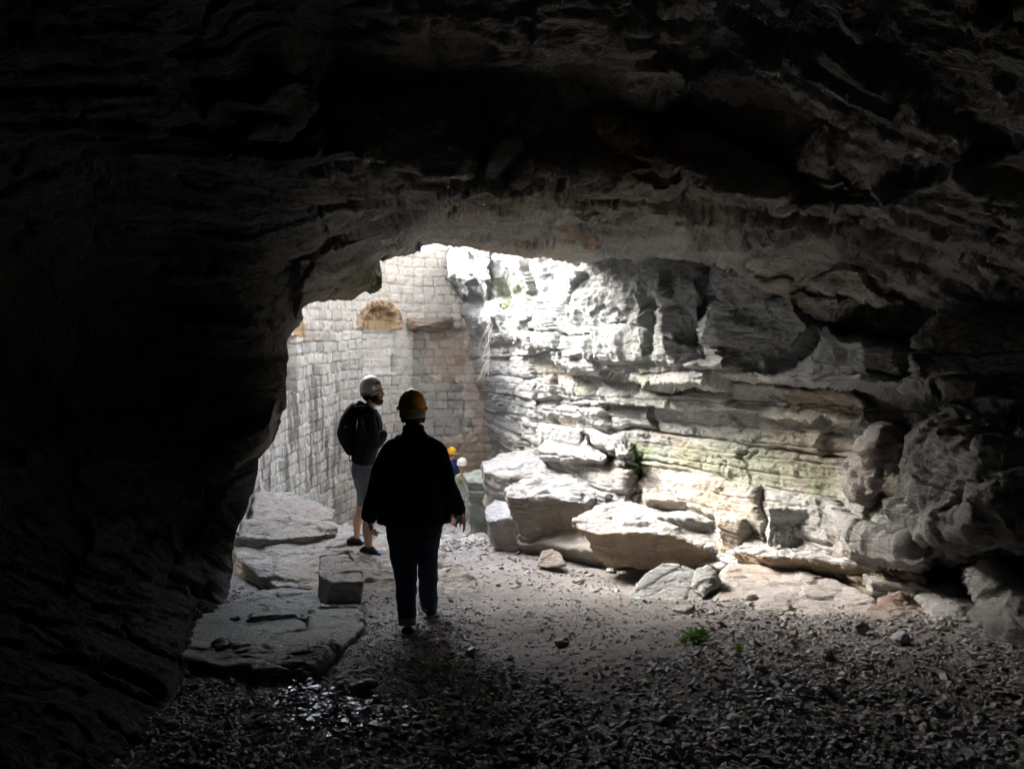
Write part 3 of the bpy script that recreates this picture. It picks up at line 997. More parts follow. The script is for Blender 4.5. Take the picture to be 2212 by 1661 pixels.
def prism(top, bot):
    n = len(top)
    V = list(top) + list(bot)
    F = [tuple(range(n)), tuple(range(2 * n - 1, n - 1, -1))]
    for i in range(n):
        j = (i + 1) % n
        F.append((i, n + i, n + j, j))
    return V, F


def hull(pts):
    bm = bmesh.new()
    for p in pts: bm.verts.new(p)
    r = bmesh.ops.convex_hull(bm, input=bm.verts)
    bmesh.ops.delete(bm, geom=[v for v in bm.verts if not v.link_faces], context='VERTS')
    bm.verts.ensure_lookup_table()
    bm.verts.index_update()
    V = [tuple(v.co) for v in bm.verts]
    F = [tuple(v.index for v in f.verts) for f in bm.faces]
    bm.free()
    return V, F


def finish_rock(name, V, F, label, cat='rock', group=None, vox=0.03, amp=0.04, bed=0.03, bedt=0.09, tan=0.08, moss=0.0, base=GREY, under=None, mat=None, seed=1, tint=None, dip=(0, 0), chip=0.03, topc=None, kind=None):
    m = remesh(V, F, vox * 0.78)
    co, no = get_co(m), get_no(m)
    q = co + seed * 3.1
    s = q.copy()
    s[:, 2] += dip[0] * q[:, 0] + dip[1] * q[:, 1]
    side = 1 - np.abs(no[:, 2]) ** 2
    h = amp * fbm(q * 2.2, 4, seed) + amp * 0.5 * ridged(q * 4.5, 3, seed + 3)
    al = q[:, 0] * .7 - q[:, 1] * .5
    v1, e1 = beds(s, al, bedt * 1.5, bedt * 6, seed + 7)
    v2, e2 = beds(s, al, bedt * .5, bedt * 2.2, seed + 8)
    h += side * (v1 * bed * 1.3 + v2 * bed * .6 - bed * .5 * sm(bedt * .15, 0, e1))
    fl = np.round(3 * fbm(q * np.array([2.4, 2.4, 3.0]), 4, seed + 9)) / 3
    h += (1 - side) * (fl * bed * 0.9 + 0.3 * bed * np.round(2 * fbm(q * 8, 3, seed + 10)) / 2)
    v, f1, f2 = voro(q * 3.3 + 0.3 * fbm(q * 3, 2, seed + 12)[:, None], seed + 11)
    pv, pe = plates(q * 2.6 + 0.25 * fbm(q * 3, 2, seed + 13)[:, None], seed + 14, 0.7)
    h += chip * 0.4 * (v - .5) + chip * 0.9 * pv - chip * 0.3 * sm(0.05, 0.0, pe)
    h += 0.006 * ridged(q * 22, 2, seed + 15)
    co2 = co + no * h[:, None]
    m.vertices.foreach_set('co', co2.astype(np.float32).ravel())
    c = rock_col(q, tan, moss, seed + 20, base)
    if tint is not None:
        c = c + (np.array(tint[0]) - c) * (tint[1] * (0.6 + 0.4 * sm(-.2, .3, fbm(q * 1.5, 3, seed + 29))))[:, None]
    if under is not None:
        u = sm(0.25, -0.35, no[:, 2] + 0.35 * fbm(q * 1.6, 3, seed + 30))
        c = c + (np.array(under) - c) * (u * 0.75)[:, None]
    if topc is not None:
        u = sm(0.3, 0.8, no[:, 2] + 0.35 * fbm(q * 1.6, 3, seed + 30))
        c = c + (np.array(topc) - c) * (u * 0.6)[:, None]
    set_cols(m, c)
    m.polygons.foreach_set('use_smooth', np.ones(len(m.polygons), bool))
    m.materials.append(mat or M_SLAB)
    m.name = name
    o = bpy.data.objects.new(name, m)
    COL.objects.link(o)
    tag(o, label, cat, group, kind)
    return o


def fr_pts(pts):
    return [Vector(PT(*p)) for p in pts]


def slab(name, label, pts, thick, shift=(0, 0), inset=0.0, **kw):
    top = fr_pts(pts)
    c = sum(top, Vector()) / len(top)
    bot = []
    for p in top:
        b = p + (c - p) * inset
        bot.append(Vector((b.x + shift[0], b.y + shift[1], p.z - thick)))
    V, F = prism(top, bot)
    return finish_rock(name, V, F, label, **kw)


def boulder(name, label, pts, **kw):
    V, F = hull(fr_pts(pts))
    return finish_rock(name, V, F, label, **kw)


def zd(y, z):
    """distance at which a level z is seen at frame height y"""
    b = (CY0 - y) / FX
    return (z - CAMZ) * (b * _s + _c) / (b * _c - _s)


def lev(pts, z):
    return [(x, y, zd(y, z)) for x, y in pts]


def gl(pts, off):
    """points on the ground slope plus an offset"""
    out = []
    for x, y in pts:
        b = (CY0 - y) / FX
        m = (b * _c - _s) / (b * _s + _c)
        out.append((x, y, (0.57 + off - CAMZ) / (m + 0.2)))
    return out


def build_rocks():
    big = 'big fallen limestone blocks'
    # ---- right side, far to near
    slab('rock_slab', 'mossy upright block beside the small distant person in white helmet',
         [(1003, 1022, 14.6), (1040, 1016, 14.9), (1085, 1020, 15.0), (1090, 1050, 13.9), (1045, 1045, 13.8), (1012, 1040, 13.9)], 1.3, (0.05, 0.1), 0.02,
         tan=0.2, moss=0.0, seed=3, group=None, vox=0.03, tint=(MOSS * 1.15, 0.4), bed=0.03)
    slab('rock_slab', 'stepped flat-topped rock block behind the big central slab, below the pale rock face',
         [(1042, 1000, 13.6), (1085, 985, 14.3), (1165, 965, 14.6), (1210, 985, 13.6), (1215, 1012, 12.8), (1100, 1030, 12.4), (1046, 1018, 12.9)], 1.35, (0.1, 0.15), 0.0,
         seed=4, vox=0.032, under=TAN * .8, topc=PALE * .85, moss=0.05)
    slab('rock_slab', 'large pale flat-topped block with a deep brown front, left of the wedge-shaped slab',
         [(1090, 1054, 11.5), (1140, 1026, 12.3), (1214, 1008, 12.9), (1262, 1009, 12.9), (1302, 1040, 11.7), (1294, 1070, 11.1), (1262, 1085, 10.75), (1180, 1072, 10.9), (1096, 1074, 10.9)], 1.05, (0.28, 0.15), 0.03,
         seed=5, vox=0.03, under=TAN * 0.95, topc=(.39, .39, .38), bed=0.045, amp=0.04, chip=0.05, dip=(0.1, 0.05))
    slab('rock_slab', 'low brown-sided block leaning under the left end of the large pale slab',
         [(1048, 1100, 11.9), (1070, 1078, 12.4), (1130, 1085, 12.2), (1180, 1110, 11.6), (1165, 1140, 11.0), (1090, 1120, 11.2), (1055, 1125, 11.4)], 0.75, (0.2, 0.1), -0.05,
         seed=6, vox=0.03, under=TAN * 0.75, topc=(.38, .39, .40), amp=0.035)
    slab('rock_slab', 'brown foot block in shade under the overhanging front of the large pale slab',
         [(1110, 1140, 11.2), (1200, 1130, 11.3), (1330, 1150, 10.6), (1400, 1190, 9.9), (1330, 1200, 9.8), (1200, 1180, 10.6), (1120, 1175, 11.0)], 0.5, (0.3, 0.3), 0,
         seed=61, vox=0.035, tint=(TAN * 0.8, 0.7))
    slab('rock_slab', 'small tilted flat slab wedged between the large pale slab and the layered steps',
         [(1300, 1060, 11.5), (1320, 1030, 11.9), (1375, 1025, 11.7), (1372, 1065, 10.9), (1345, 1082, 10.7), (1300, 1095, 10.6)], 0.45, (0, .1), 0,
         seed=7, vox=0.028, topc=(.40, .39, .37))
    slab('rock_slab', 'wedge-shaped slab with a bright bluish top and ochre underside jutting over the path',
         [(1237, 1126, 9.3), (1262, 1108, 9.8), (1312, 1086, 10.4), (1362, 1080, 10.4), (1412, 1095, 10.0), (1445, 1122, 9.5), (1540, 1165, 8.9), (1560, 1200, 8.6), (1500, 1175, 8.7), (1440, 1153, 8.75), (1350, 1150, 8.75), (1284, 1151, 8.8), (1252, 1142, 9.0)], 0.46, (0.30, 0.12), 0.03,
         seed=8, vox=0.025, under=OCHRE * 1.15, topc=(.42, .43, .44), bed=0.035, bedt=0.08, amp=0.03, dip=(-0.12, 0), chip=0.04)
    slab('rock_slab', 'layered ledge of thin pale beds stepping down behind the wedge-shaped slab',
         [(1385, 1052, 10.5), (1500, 1046, 10.2), (1640, 1075, 9.3), (1640, 1100, 8.9), (1560, 1090, 9.2), (1480, 1082, 9.5), (1395, 1075, 9.9)], 0.35, (0, .2), 0,
         seed=9, vox=0.028, bed=0.05, bedt=0.05, topc=(.40, .39, .36))
    slab('rock_slab', 'second layered ledge one step lower than the thin pale beds, cracked across its front',
         [(1400, 1100, 9.9), (1480, 1095, 9.7), (1560, 1108, 9.3), (1590, 1130, 8.9), (1530, 1128, 8.95), (1480, 1120, 9.1), (1425, 1118, 9.4)], 0.5, (0.1, .2), 0,
         seed=91, vox=0.028, bed=0.04, bedt=0.08, topc=(.40, .39, .36))
    slab('rock_slab', 'squarish yellow-grey block with a shaded face at the right end of the layered ledges',
         [(1542, 1098, 9.1), (1600, 1085, 9.3), (1655, 1092, 9.0), (1640, 1120, 8.4), (1600, 1128, 8.25), (1556, 1118, 8.5)], 0.52, (0, .1), 0.04,
         seed=10, vox=0.024, under=OCHRE, tint=(TAN, 0.35), amp=0.02, chip=0.02)
    slab('rock_slab', 'dark pitted block with a pale flat top standing on the lower right ledge',
         [(1638, 1086, 8.6), (1665, 1073, 8.9), (1800, 1070, 8.6), (1828, 1092, 7.9), (1815, 1104, 7.7), (1740, 1100, 7.8), (1660, 1098, 7.9)], 0.46, (0.02, .05), 0.0,
         seed=11, vox=0.024, amp=0.07, topc=(.42, .42, .40), chip=0.05)
    slab('rock_slab', 'long low ledge with a brown undercut edge running along the foot of the right wall',
         [(1583, 1190, 8.0), (1625, 1160, 8.4), (1700, 1152, 8.5), (1860, 1190, 7.6), (1985, 1222, 6.8), (1975, 1248, 6.45), (1850, 1222, 6.8), (1745, 1205, 7.15), (1650, 1200, 7.4)], 0.38, (0.2, .25), 0,
         seed=12, vox=0.026, under=OCHRE * .9, bed=0.04, bedt=0.08, topc=(.40, .40, .41))
    slab('rock_slab', 'stack of thin broken beds piled on the low ledge at the right',
         [(1790, 1165, 7.7), (1840, 1145, 7.8), (1960, 1160, 7.3), (1985, 1195, 6.8), (1900, 1200, 6.9), (1830, 1190, 7.1)], 0.22, (0.1, .1), 0,
         seed=13, vox=0.022, bed=0.06, bedt=0.05, amp=0.04)
    slab('rock_slab', 'shadowed block under the right end of the long low ledge',
         [(1850, 1232, 7.0), (1985, 1240, 6.6), (2080, 1262, 6.2), (2060, 1290, 5.9), (1975, 1262, 6.2), (1880, 1255, 6.5)], 0.5, (0.1, .2), 0,
         seed=14, vox=0.03, topc=(.36, .36, .34))
    boulder('boulder', 'pitted upright boulder with a pale left side, beside the big dark mass at the right',
            [(1838, 1058, 7.15), (1846, 990, 7.2), (1872, 935, 7.2), (1900, 915, 7.15), (1945, 932, 6.9), (1952, 1000, 6.6), (1948, 1062, 6.5), (1880, 1068, 6.6), (1890, 960, 6.75), (1900, 1000, 8.0), (1960, 960, 7.6)],
            seed=40, vox=0.024, amp=0.09, chip=0.07, mat=M_ROCK, tint=((.27, .27, .275), 0.6))
    boulder('boulder', 'grey-green rock stump below the pitted upright boulder, above the low ledge',
            [(1818, 1062, 7.4), (1900, 1055, 6.9), (1960, 1060, 6.5), (1990, 1120, 6.2), (1985, 1180, 6.1), (1900, 1175, 6.5), (1840, 1140, 7.0), (1900, 1100, 8.0), (1990, 1080, 7.2)],
            seed=41, vox=0.024, amp=0.13, chip=0.12, mat=M_ROCK, tint=((.24, .255, .225), 0.7))
    boulder('boulder', 'big dark pitted rock mass with a pale left flank at the right edge',
            [(1944, 1105, 6.3), (1948, 1010, 6.4), (1985, 940, 6.3), (2050, 925, 6.0), (2010, 960, 5.7), (1990, 1040, 5.7), (1995, 1150, 5.6), (2110, 960, 5.0), (2110, 1150, 4.9), (2400, 980, 4.4), (2400, 1180, 4.3), (2000, 1190, 6.0), (2100, 1000, 6.6), (2400, 1000, 5.4)],
            seed=42, vox=0.026, amp=0.13, chip=0.10, mat=M_ROCK, tint=((.15, .148, .14), 0.85))
    # ---- boulders on the floor at the right
    boulder('boulder', 'pale bluish-white boulder half buried at the foot of the right wall',
            [(1353, 1306, 6.65), (1366, 1275, 6.8), (1398, 1240, 7.0), (1432, 1220, 7.15), (1475, 1222, 7.15), (1500, 1233, 7.05), (1530, 1270, 6.8), (1520, 1308, 6.5), (1440, 1318, 6.45), (1380, 1316, 6.5), (1450, 1335, 6.6), (1440, 1240, 8.0), (1520, 1250, 7.9), (1400, 1330, 7.2)],
            seed=15, vox=0.02, tint=((.47, .49, .49), 0.8), tan=0.0, amp=0.015, bed=0.012, chip=0.015)
    boulder('boulder', 'small split pale rock with a sharp tip between the white boulder and the pink slab',
            [(1500, 1236, 7.0), (1528, 1219, 7.05), (1545, 1234, 6.95), (1556, 1252, 6.9), (1520, 1290, 6.6), (1498, 1285, 6.7), (1520, 1240, 7.6), (1550, 1260, 7.5)],
            seed=16, vox=0.02, tint=((.47, .48, .46), 0.6), amp=0.02)
    slab('rock_slab', 'broad low pinkish slab half buried in gravel at the foot of the right wall',
         [(1500, 1302, 6.65), (1535, 1262, 7.0), (1575, 1220, 7.7), (1660, 1222, 7.6), (1780, 1244, 7.1), (1850, 1272, 6.6), (1892, 1300, 6.2), (1878, 1335, 5.85), (1780, 1340, 5.8), (1650, 1322, 6.1)], 0.4, (0, 0), -0.1,
         seed=17, vox=0.026, tint=((.42, .34, .30), 0.6), amp=0.03, bed=0.01)
    boulder('boulder', 'rough reddish-brown rock with a knobbly lit edge on the gravel at the right',
            [(1872, 1338, 5.75), (1885, 1312, 5.85), (1910, 1290, 5.9), (1945, 1282, 5.9), (1975, 1290, 5.85), (1990, 1340, 5.5), (1930, 1350, 5.5), (1960, 1290, 6.3), (2040, 1320, 5.7), (2060, 1360, 5.4), (1900, 1330, 6.3)],
            seed=18, vox=0.018, tint=((.38, .24, .18), 0.75), amp=0.05, mat=M_ROCK)
    boulder('boulder', 'long dark rock in the shade behind the reddish-brown rock',
            [(1985, 1290, 6.0), (2010, 1275, 6.0), (2100, 1300, 5.6), (2150, 1350, 5.1), (2050, 1360, 5.2), (1990, 1340, 5.6), (2080, 1330, 6.1), (2000, 1330, 6.3)],
            seed=19, vox=0.025, amp=0.05)
    boulder('boulder', 'orange-brown angular rock in a hollow at the right end of the tilted slab',
            [(1028, 1250, 8.2), (1046, 1250, 8.3), (1080, 1262, 8.2), (1117, 1285, 7.7), (1115, 1293, 7.6), (1062, 1297, 7.45), (1040, 1292, 7.5), (1034, 1290, 7.6), (1060, 1290, 8.4)],
            seed=20, vox=0.018, tint=((.36, .21, .11), 0.85), amp=0.02, bed=0.01)
    boulder('boulder', 'small pointed reddish stone on the path in front of the brown foot block',
            [(1160, 1222, 9.5), (1172, 1192, 9.65), (1192, 1188, 9.7), (1212, 1196, 9.6), (1222, 1222, 9.4), (1180, 1226, 9.4), (1190, 1215, 10.0)],
            seed=21, vox=0.015, tint=((.36, .27, .21), 0.7), amp=0.015, bed=0.01, chip=0.015)
    for k, (cx, cy, w, h, lb) in enumerate(((1015, 1145, 34, 20, 'squared yellowish stone at the far left foot of the mossy block'), (1032, 1172, 26, 22, 'grey stone beside the path in front of the squared yellowish stone'),
                                           (985, 1160, 26, 10, 'bright flat stone in the middle of the far path'), (1074, 1180, 14, 9, 'small upright stone at the foot of the low brown-sided block'),
                                           (950, 1178, 22, 8, 'flat pale stone on the far path just right of the dark walker'))):
        dd = (14.0, 12.9, 14.5, 12.3, 13.2)[k]
        boulder('stone', lb, [(cx - w, cy + h * .3, dd), (cx - w * .7, cy - h * .7, dd + .15), (cx + w * .4, cy - h, dd + .2), (cx + w, cy - h * .4, dd + .1), (cx + w * .9, cy + h * .8, dd - .1), (cx - w * .4, cy + h, dd - .2), (cx, cy, dd + .6), (cx, cy + h * 1.5, dd + .1)],
                cat='stone', seed=22 + k, vox=0.02, amp=0.02, chip=0.02, tint=(TAN * 1.2, 0.3), topc=(.5, .49, .45))
    # ---- left side
    slab('rock_slab', 'large tilted flat slab on which the man in shorts stands',
         lev([(520, 1122), (600, 1113), (700, 1124), (800, 1142)], -0.76) + [(880, 1165, 8.5), (960, 1195, 8.1), (1003, 1222, 7.7), (1040, 1270, 6.95), (1038, 1292, 6.75), (960, 1300, 6.7), (860, 1310, 6.6)] +
         lev([(760, 1300), (690, 1275), (600, 1268), (560, 1245), (500, 1190)], -0.74), 0.5, (0.0, 0.05), -0.02,
         seed=30, vox=0.026, tan=0.35, amp=0.05, bed=0.022, bedt=0.08, topc=(.37, .345, .31), under=OCHRE * .8)
    slab('rock_slab', 'thin broken upper bed lying on the back of the large tilted slab at the left',
         lev([(535, 1128), (600, 1119), (720, 1130), (730, 1148), (640, 1160), (560, 1168), (515, 1160)], -0.66), 0.10, (0, 0), -0.02,
         seed=31, vox=0.022, bed=0.03, bedt=0.04, topc=(.38, .35, .31), chip=0.05)
    slab('rock_slab', 'greenish-grey flat slab in the left foreground next to the gravel',
         gl([(380, 1420), (430, 1330), (500, 1296), (600, 1272), (700, 1258), (765, 1290), (792, 1345), (748, 1385), (700, 1414), (640, 1440), (560, 1444), (450, 1440)], 0.05), 0.30, (0.02, 0.06), 0.0,
         seed=32, vox=0.024, tan=0.05, tint=((.21, .235, .21), 0.65), amp=0.012, bed=0.018, bedt=0.05)
    slab('rock_slab', 'layered broken lip of rock along the front of the greenish-grey slab',
         gl([(470, 1398), (560, 1402), (640, 1408), (720, 1398), (690, 1425), (650, 1446), (560, 1452), (500, 1436)], 0.05), 0.22, (0, 0), -0.03,
         seed=33, vox=0.018, bed=0.05, bedt=0.04, tint=((.30, .27, .25), 0.4), chip=0.05)
    slab('rock_slab', 'sloping reddish slab against the masonry, behind the large tilted slab',
         [(548, 1068, 11.6), (575, 1060, 12.0), (625, 1066, 12.4), (690, 1088, 12.2), (722, 1106, 11.7), (715, 1122, 11.2), (600, 1128, 10.6), (545, 1118, 10.6)], 0.5, (0, 0), -.03,
         seed=34, vox=0.03, tint=((.38, .29, .23), 0.55), bed=0.04, bedt=0.07)
    boulder('stone_block', 'squared upright block of dressed pale stone standing on the slab, left of the dark walker',
            [(699, 1184, 7.05), (756, 1186, 7.0), (770, 1217, 6.6), (786, 1256, 6.05), (718, 1260, 6.0), (690, 1208, 6.7), (685, 1238, 6.3),
             (778, 1296, 6.02), (762, 1328, 5.98), (698, 1328, 5.98), (688, 1285, 6.3), (694, 1255, 7.0), (768, 1240, 7.0)],
            cat='stone block', seed=35, vox=0.013, tint=((.47, .445, .415), 0.75), amp=0.02, bed=0.004, chip=0.016)
    boulder('boulder', 'jagged dark rock with a lit crest at the lower left beside the gravel',
            [(432, 1420, 4.75), (470, 1408, 4.8), (505, 1450, 4.45), (535, 1500, 4.15), (520, 1530, 4.0), (440, 1500, 4.1), (400, 1470, 4.3), (480, 1480, 4.7), (420, 1520, 4.4)],
            seed=36, vox=0.016, amp=0.05, tint=((.25, .24, .23), 0.5), chip=0.05)
    boulder('boulder', 'upright split rock with a sharp edge beside the jagged dark rock at lower left',
            [(500, 1412, 4.55), (530, 1402, 4.6), (552, 1440, 4.5), (575, 1490, 4.25), (578, 1530, 4.0), (540, 1545, 3.95), (515, 1520, 4.1), (500, 1460, 4.4), (560, 1500, 4.6)],
            seed=37, vox=0.014, amp=0.03, tint=((.27, .26, .25), 0.5), chip=0.05)
    boulder('boulder', 'rough reddish rock at the bottom edge, in the right foreground gravel',
            [(1730, 1600, 3.2), (1760, 1580, 3.25), (1840, 1590, 3.2), (1880, 1640, 3.0), (1860, 1700, 2.85), (1740, 1700, 2.85), (1800, 1650, 3.4)],
            seed=38, vox=0.014, tint=((.26, .19, .15), 0.7), amp=0.05, mat=M_ROCK)
    boulder('boulder', 'small dark angular rock at the bottom edge, right of the rough reddish rock',
            [(1975, 1650, 3.05), (2010, 1620, 3.1), (2050, 1635, 3.05), (2060, 1690, 2.9), (1980, 1690, 2.9), (2020, 1670, 3.3)],
            seed=39, vox=0.014, amp=0.03)


# ------------------------------------------------------------------ gravel
def rock_protos(n, seed, flat=0.55, sub=1):
    out = []
    rnd = random.Random(seed)
    for k in range(n):
        bm = bmesh.new()
        pts = 11 + (7 if sub else 0)
        for i in range(pts):
            v = Vector((rnd.gauss(0, 1), rnd.gauss(0, 1), rnd.gauss(0, 1))).normalized()
            v = Vector((v.x * rnd.uniform(.8, 1.25), v.y * rnd.uniform(.6, 1.0), v.z * flat * rnd.uniform(.7, 1.2)))
            bm.verts.new(v)
        bmesh.ops.convex_hull(bm, input=bm.verts)
        bmesh.ops.delete(bm, geom=[v for v in bm.verts if not v.link_faces], context='VERTS')
        bmesh.ops.triangulate(bm, faces=bm.faces)
        bm.verts.ensure_lookup_table()
        bm.verts.index_update()
        V = np.array([v.co[:] for v in bm.verts])
        F = np.array([[v.index for v in f.verts] for f in bm.faces])
        bm.free()
        out.append((V, F))
    return out


def rotm(rs, n, tilt=0.5):
    yaw = rs.uniform(0, 2 * np.pi, n)
    a, b = rs.normal(0, tilt, n), rs.normal(0, tilt, n)
    cy_, sy_ = np.cos(yaw), np.sin(yaw)
    Z = np.zeros(n); O = np.ones(n)
    Rz = np.stack([np.stack([cy_, -sy_, Z], -1), np.stack([sy_, cy_, Z], -1), np.stack([Z, Z, O], -1)], 1)
    Rx = np.stack([np.stack([O, Z, Z], -1), np.stack([Z, np.cos(a), -np.sin(a)], -1), np.stack([Z, np.sin(a), np.cos(a)], -1)], 1)
    Ry = np.stack([np.stack([np.cos(b), Z, np.sin(b)], -1), np.stack([Z, O, Z], -1), np.stack([-np.sin(b), Z, np.cos(b)], -1)], 1)
    return Rz @ Rx @ Ry


def scatter(name, xy, size, rs, cols, mat, protos, sink=0.25, tilt=0.45, kind='stuff', lift=None):
    n = len(xy)
    z = zg(xy[:, 0], xy[:, 1])
    pz = np.stack([xy[:, 0], xy[:, 1], 0 * z], -1)
    z = z + 0.05 * fbm(pz * 0.9, 3, 5) + 0.02 * fbm(pz * 4, 3, 6)
    if lift is not None: z = z + lift
    R = rotm(rs, n, tilt)
    which = rs.integers(0, len(protos), n)
    VV, FF, CC = [], [], []
    base = 0
    for k, (V, F) in enumerate(protos):
        ix = np.where(which == k)[0]
        if not len(ix): continue
        W = np.einsum('nij,vj->nvi', R[ix], V) * size[ix][:, None, None]
        W[:, :, 0] += xy[ix, 0][:, None]
        W[:, :, 1] += xy[ix, 1][:, None]
        W[:, :, 2] += (z[ix] + size[ix] * (0.5 - sink) * .6)[:, None]
        FF.append((F[None] + base + (np.arange(len(ix)) * len(V))[:, None, None]).reshape(-1, 3))
        VV.append(W.reshape(-1, 3))
        CC.append(np.repeat(cols[ix], len(V), axis=0))
        base += len(ix) * len(V)
    o = mesh_np(name, np.concatenate(VV), np.concatenate(FF), mat, np.concatenate(CC), smooth=False)
    return o


def in_view(xy, z, m=40):
    x, y = FP(np.stack([xy[:, 0], xy[:, 1], z], -1))
    return (x > -m) & (x < 2212 + m) & (y > 0) & (y < 1661 + m * 2) & (xy[:, 1] > 0.5)


def build_gravel():
    rs = np.random.default_rng(7)
    protos = rock_protos(26, 11)
    lit = rs.uniform(0, 1, 300000)
    # bed of chips
    n = 95000
    Y = 2.0 + 6.6 * rs.uniform(0, 1, n) ** 1.25
    X = rs.uniform(-0.62, 0.72, n) * Y
    xy = np.stack([X, Y], -1)
    z = zg(X, Y)
    fx, fy = FP(np.stack([X, Y, z], -1))
    dens = sm(7.6, 5.0, Y) * 0.85 + 0.06
    # bare trodden soil in the middle, right of the walker
    bare = sm(-30, 30, sdist(fx + 25 * fbm(np.stack([X, Y, 0 * X], -1) * 3, 3, 501), fy, [(990, 1190), (1360, 1190), (1500, 1330), (1490, 1400), (1420, 1450), (1350, 1480), (1480, 1570), (1400, 1600), (1200, 1490), (1060, 1400), (1000, 1310)]))
    dens = dens * (1 - 0.75 * bare)
    dens *= 0.45 + 0.75 * sm(-0.35, 0.25, fbm(np.stack([X, Y, 0 * X], -1) * 2.2, 3, 503))
    keep = rs.uniform(0, 1, n) < dens
    keep &= in_view(xy, z)
    xy = xy[keep]
    m = len(xy)
    size = 0.0092 * np.exp(rs.normal(0, 0.45, m)) * (0.9 + 0.25 * sm(5, 2.5, xy[:, 1]))
    size = np.clip(size, 0.004, 0.028) * (1 + 0.5 * sm(5, 8, xy[:, 1]))
    g = rs.uniform(0.5, 1.65, m)[:, None]
    cols = np.array([0.29, 0.277, 0.27]) * g * (1 + rs.normal(0, 0.05, (m, 3)))
    o = scatter('gravel', xy, size, rs, np.clip(cols, .03, .5), M_GRAVEL, protos)
    tag(o, 'broken grey gravel covering the cave floor', 'gravel', None, 'stuff')
    # middling stones
    n = 5200
    Y = 1.9 + 5.4 * rs.uniform(0, 1, n) ** 1.1
    X = rs.uniform(-0.55, 0.72, n) * Y
    z = zg(X, Y)
    xy = np.stack([X, Y], -1)
    fx, fy = FP(np.stack([X, Y, z], -1))
    bare = sm(-20, 20, sdist(fx, fy, [(1060, 1330), (1250, 1310), (1500, 1330), (1490, 1400), (1420, 1450), (1260, 1430), (1330, 1500), (1400, 1540), (1200, 1480), (1100, 1400)]))
    right = sm(1350, 1650, fx)
    dens = (0.5 + 0.5 * right) * (1 - .9 * bare) * sm(7.0, 5.2, Y)
    keep = (rs.uniform(0, 1, n) < dens) & in_view(xy, z)
    xy = xy[keep]; fx = fx[keep]
    m = len(xy)
    size = 0.017 * np.exp(rs.normal(0, 0.32, m)) * (1 + .25 * sm(1350, 1700, fx))
    cols = np.array([0.30, 0.288, 0.28]) * rs.uniform(0.55, 1.4, m)[:, None] * (1 + rs.normal(0, 0.05, (m, 3)))
    o = scatter('rubble', xy, np.clip(size, .01, .04), rs, np.clip(cols, .03, .5), M_GRAVEL, protos, 0.1, 0.4)
    tag(o, 'larger flat chips of stone strewn over the gravel', 'rubble', None, 'stuff')
    # wet, glossy chips: two patches
    n = 0
    pts = []
    while len(pts) < 560:
        X, Y = rs.uniform(-1.7, 2.2), rs.uniform(2.7, 4.8)
        a, b = FP(np.array([[X, Y, float(zg(X, Y))]]))
        a, b = a[0] + rs.normal(0, 22), b[0] + rs.normal(0, 12)
        s1 = sdist(np.array([a]), np.array([b]), [(590, 1500), (660, 1470), (740, 1500), (860, 1530), (900, 1590), (760, 1590), (640, 1580)])[0]
        s2 = sdist(np.array([a]), np.array([b]), [(1620, 1520), (1680, 1475), (1740, 1430), (1770, 1440), (1720, 1520), (1650, 1590), (1610, 1570)])[0]
        if s1 > 0 or s2 > 0: pts.append((X, Y))
    xy = np.array(pts)
    size = 0.014 * np.exp(rs.normal(0, 0.35, len(xy)))
    o = scatter('wet_gravel', xy, size, rs, np.array([0.055, 0.057, 0.065]) * rs.uniform(.5, 1.8, (len(xy), 1)) * np.ones((1, 3)), MATS['wet_stone'], rock_protos(14, 5, 0.3, 0), -0.4, 0.10)
    tag(o, 'wet dark chips shining in two patches of the gravel', 'wet gravel', None, 'stuff')
    # rubble on the far path, in the light
    n = 9000
    Y = rs.uniform(7.2, 17.5, n)
    fxr = rs.uniform(930, 1420, n)
    X = (fxr - 1106) / 1663 * Y
    xy = np.stack([X, Y], -1)
    keep = (rs.uniform(0, 1, n) < 0.25 + 0.75 * sm(10.5, 12.5, Y)) & (fxr < np.interp(Y, [7, 9, 12, 18], [1420, 1330, 1110, 1040]))
    xy = xy[keep]
    far = sm(11, 12.5, xy[:, 1])
    size = 0.016 * np.exp(rs.normal(0, 0.5, len(xy))) * (1 + far * 1.1)
    cols = (np.array([0.30, 0.27, 0.24]) + far[:, None] * np.array([.12, .13, .13])) * rs.uniform(0.75, 1.2, len(xy))[:, None]
    o = scatter('rubble', xy, size, rs, cols, M_GRAVEL, protos, 0.25, 0.4, lift=far * 0.05)
    tag(o, 'pale rubble strewn along the path under the open shaft', 'rubble', None, 'stuff')


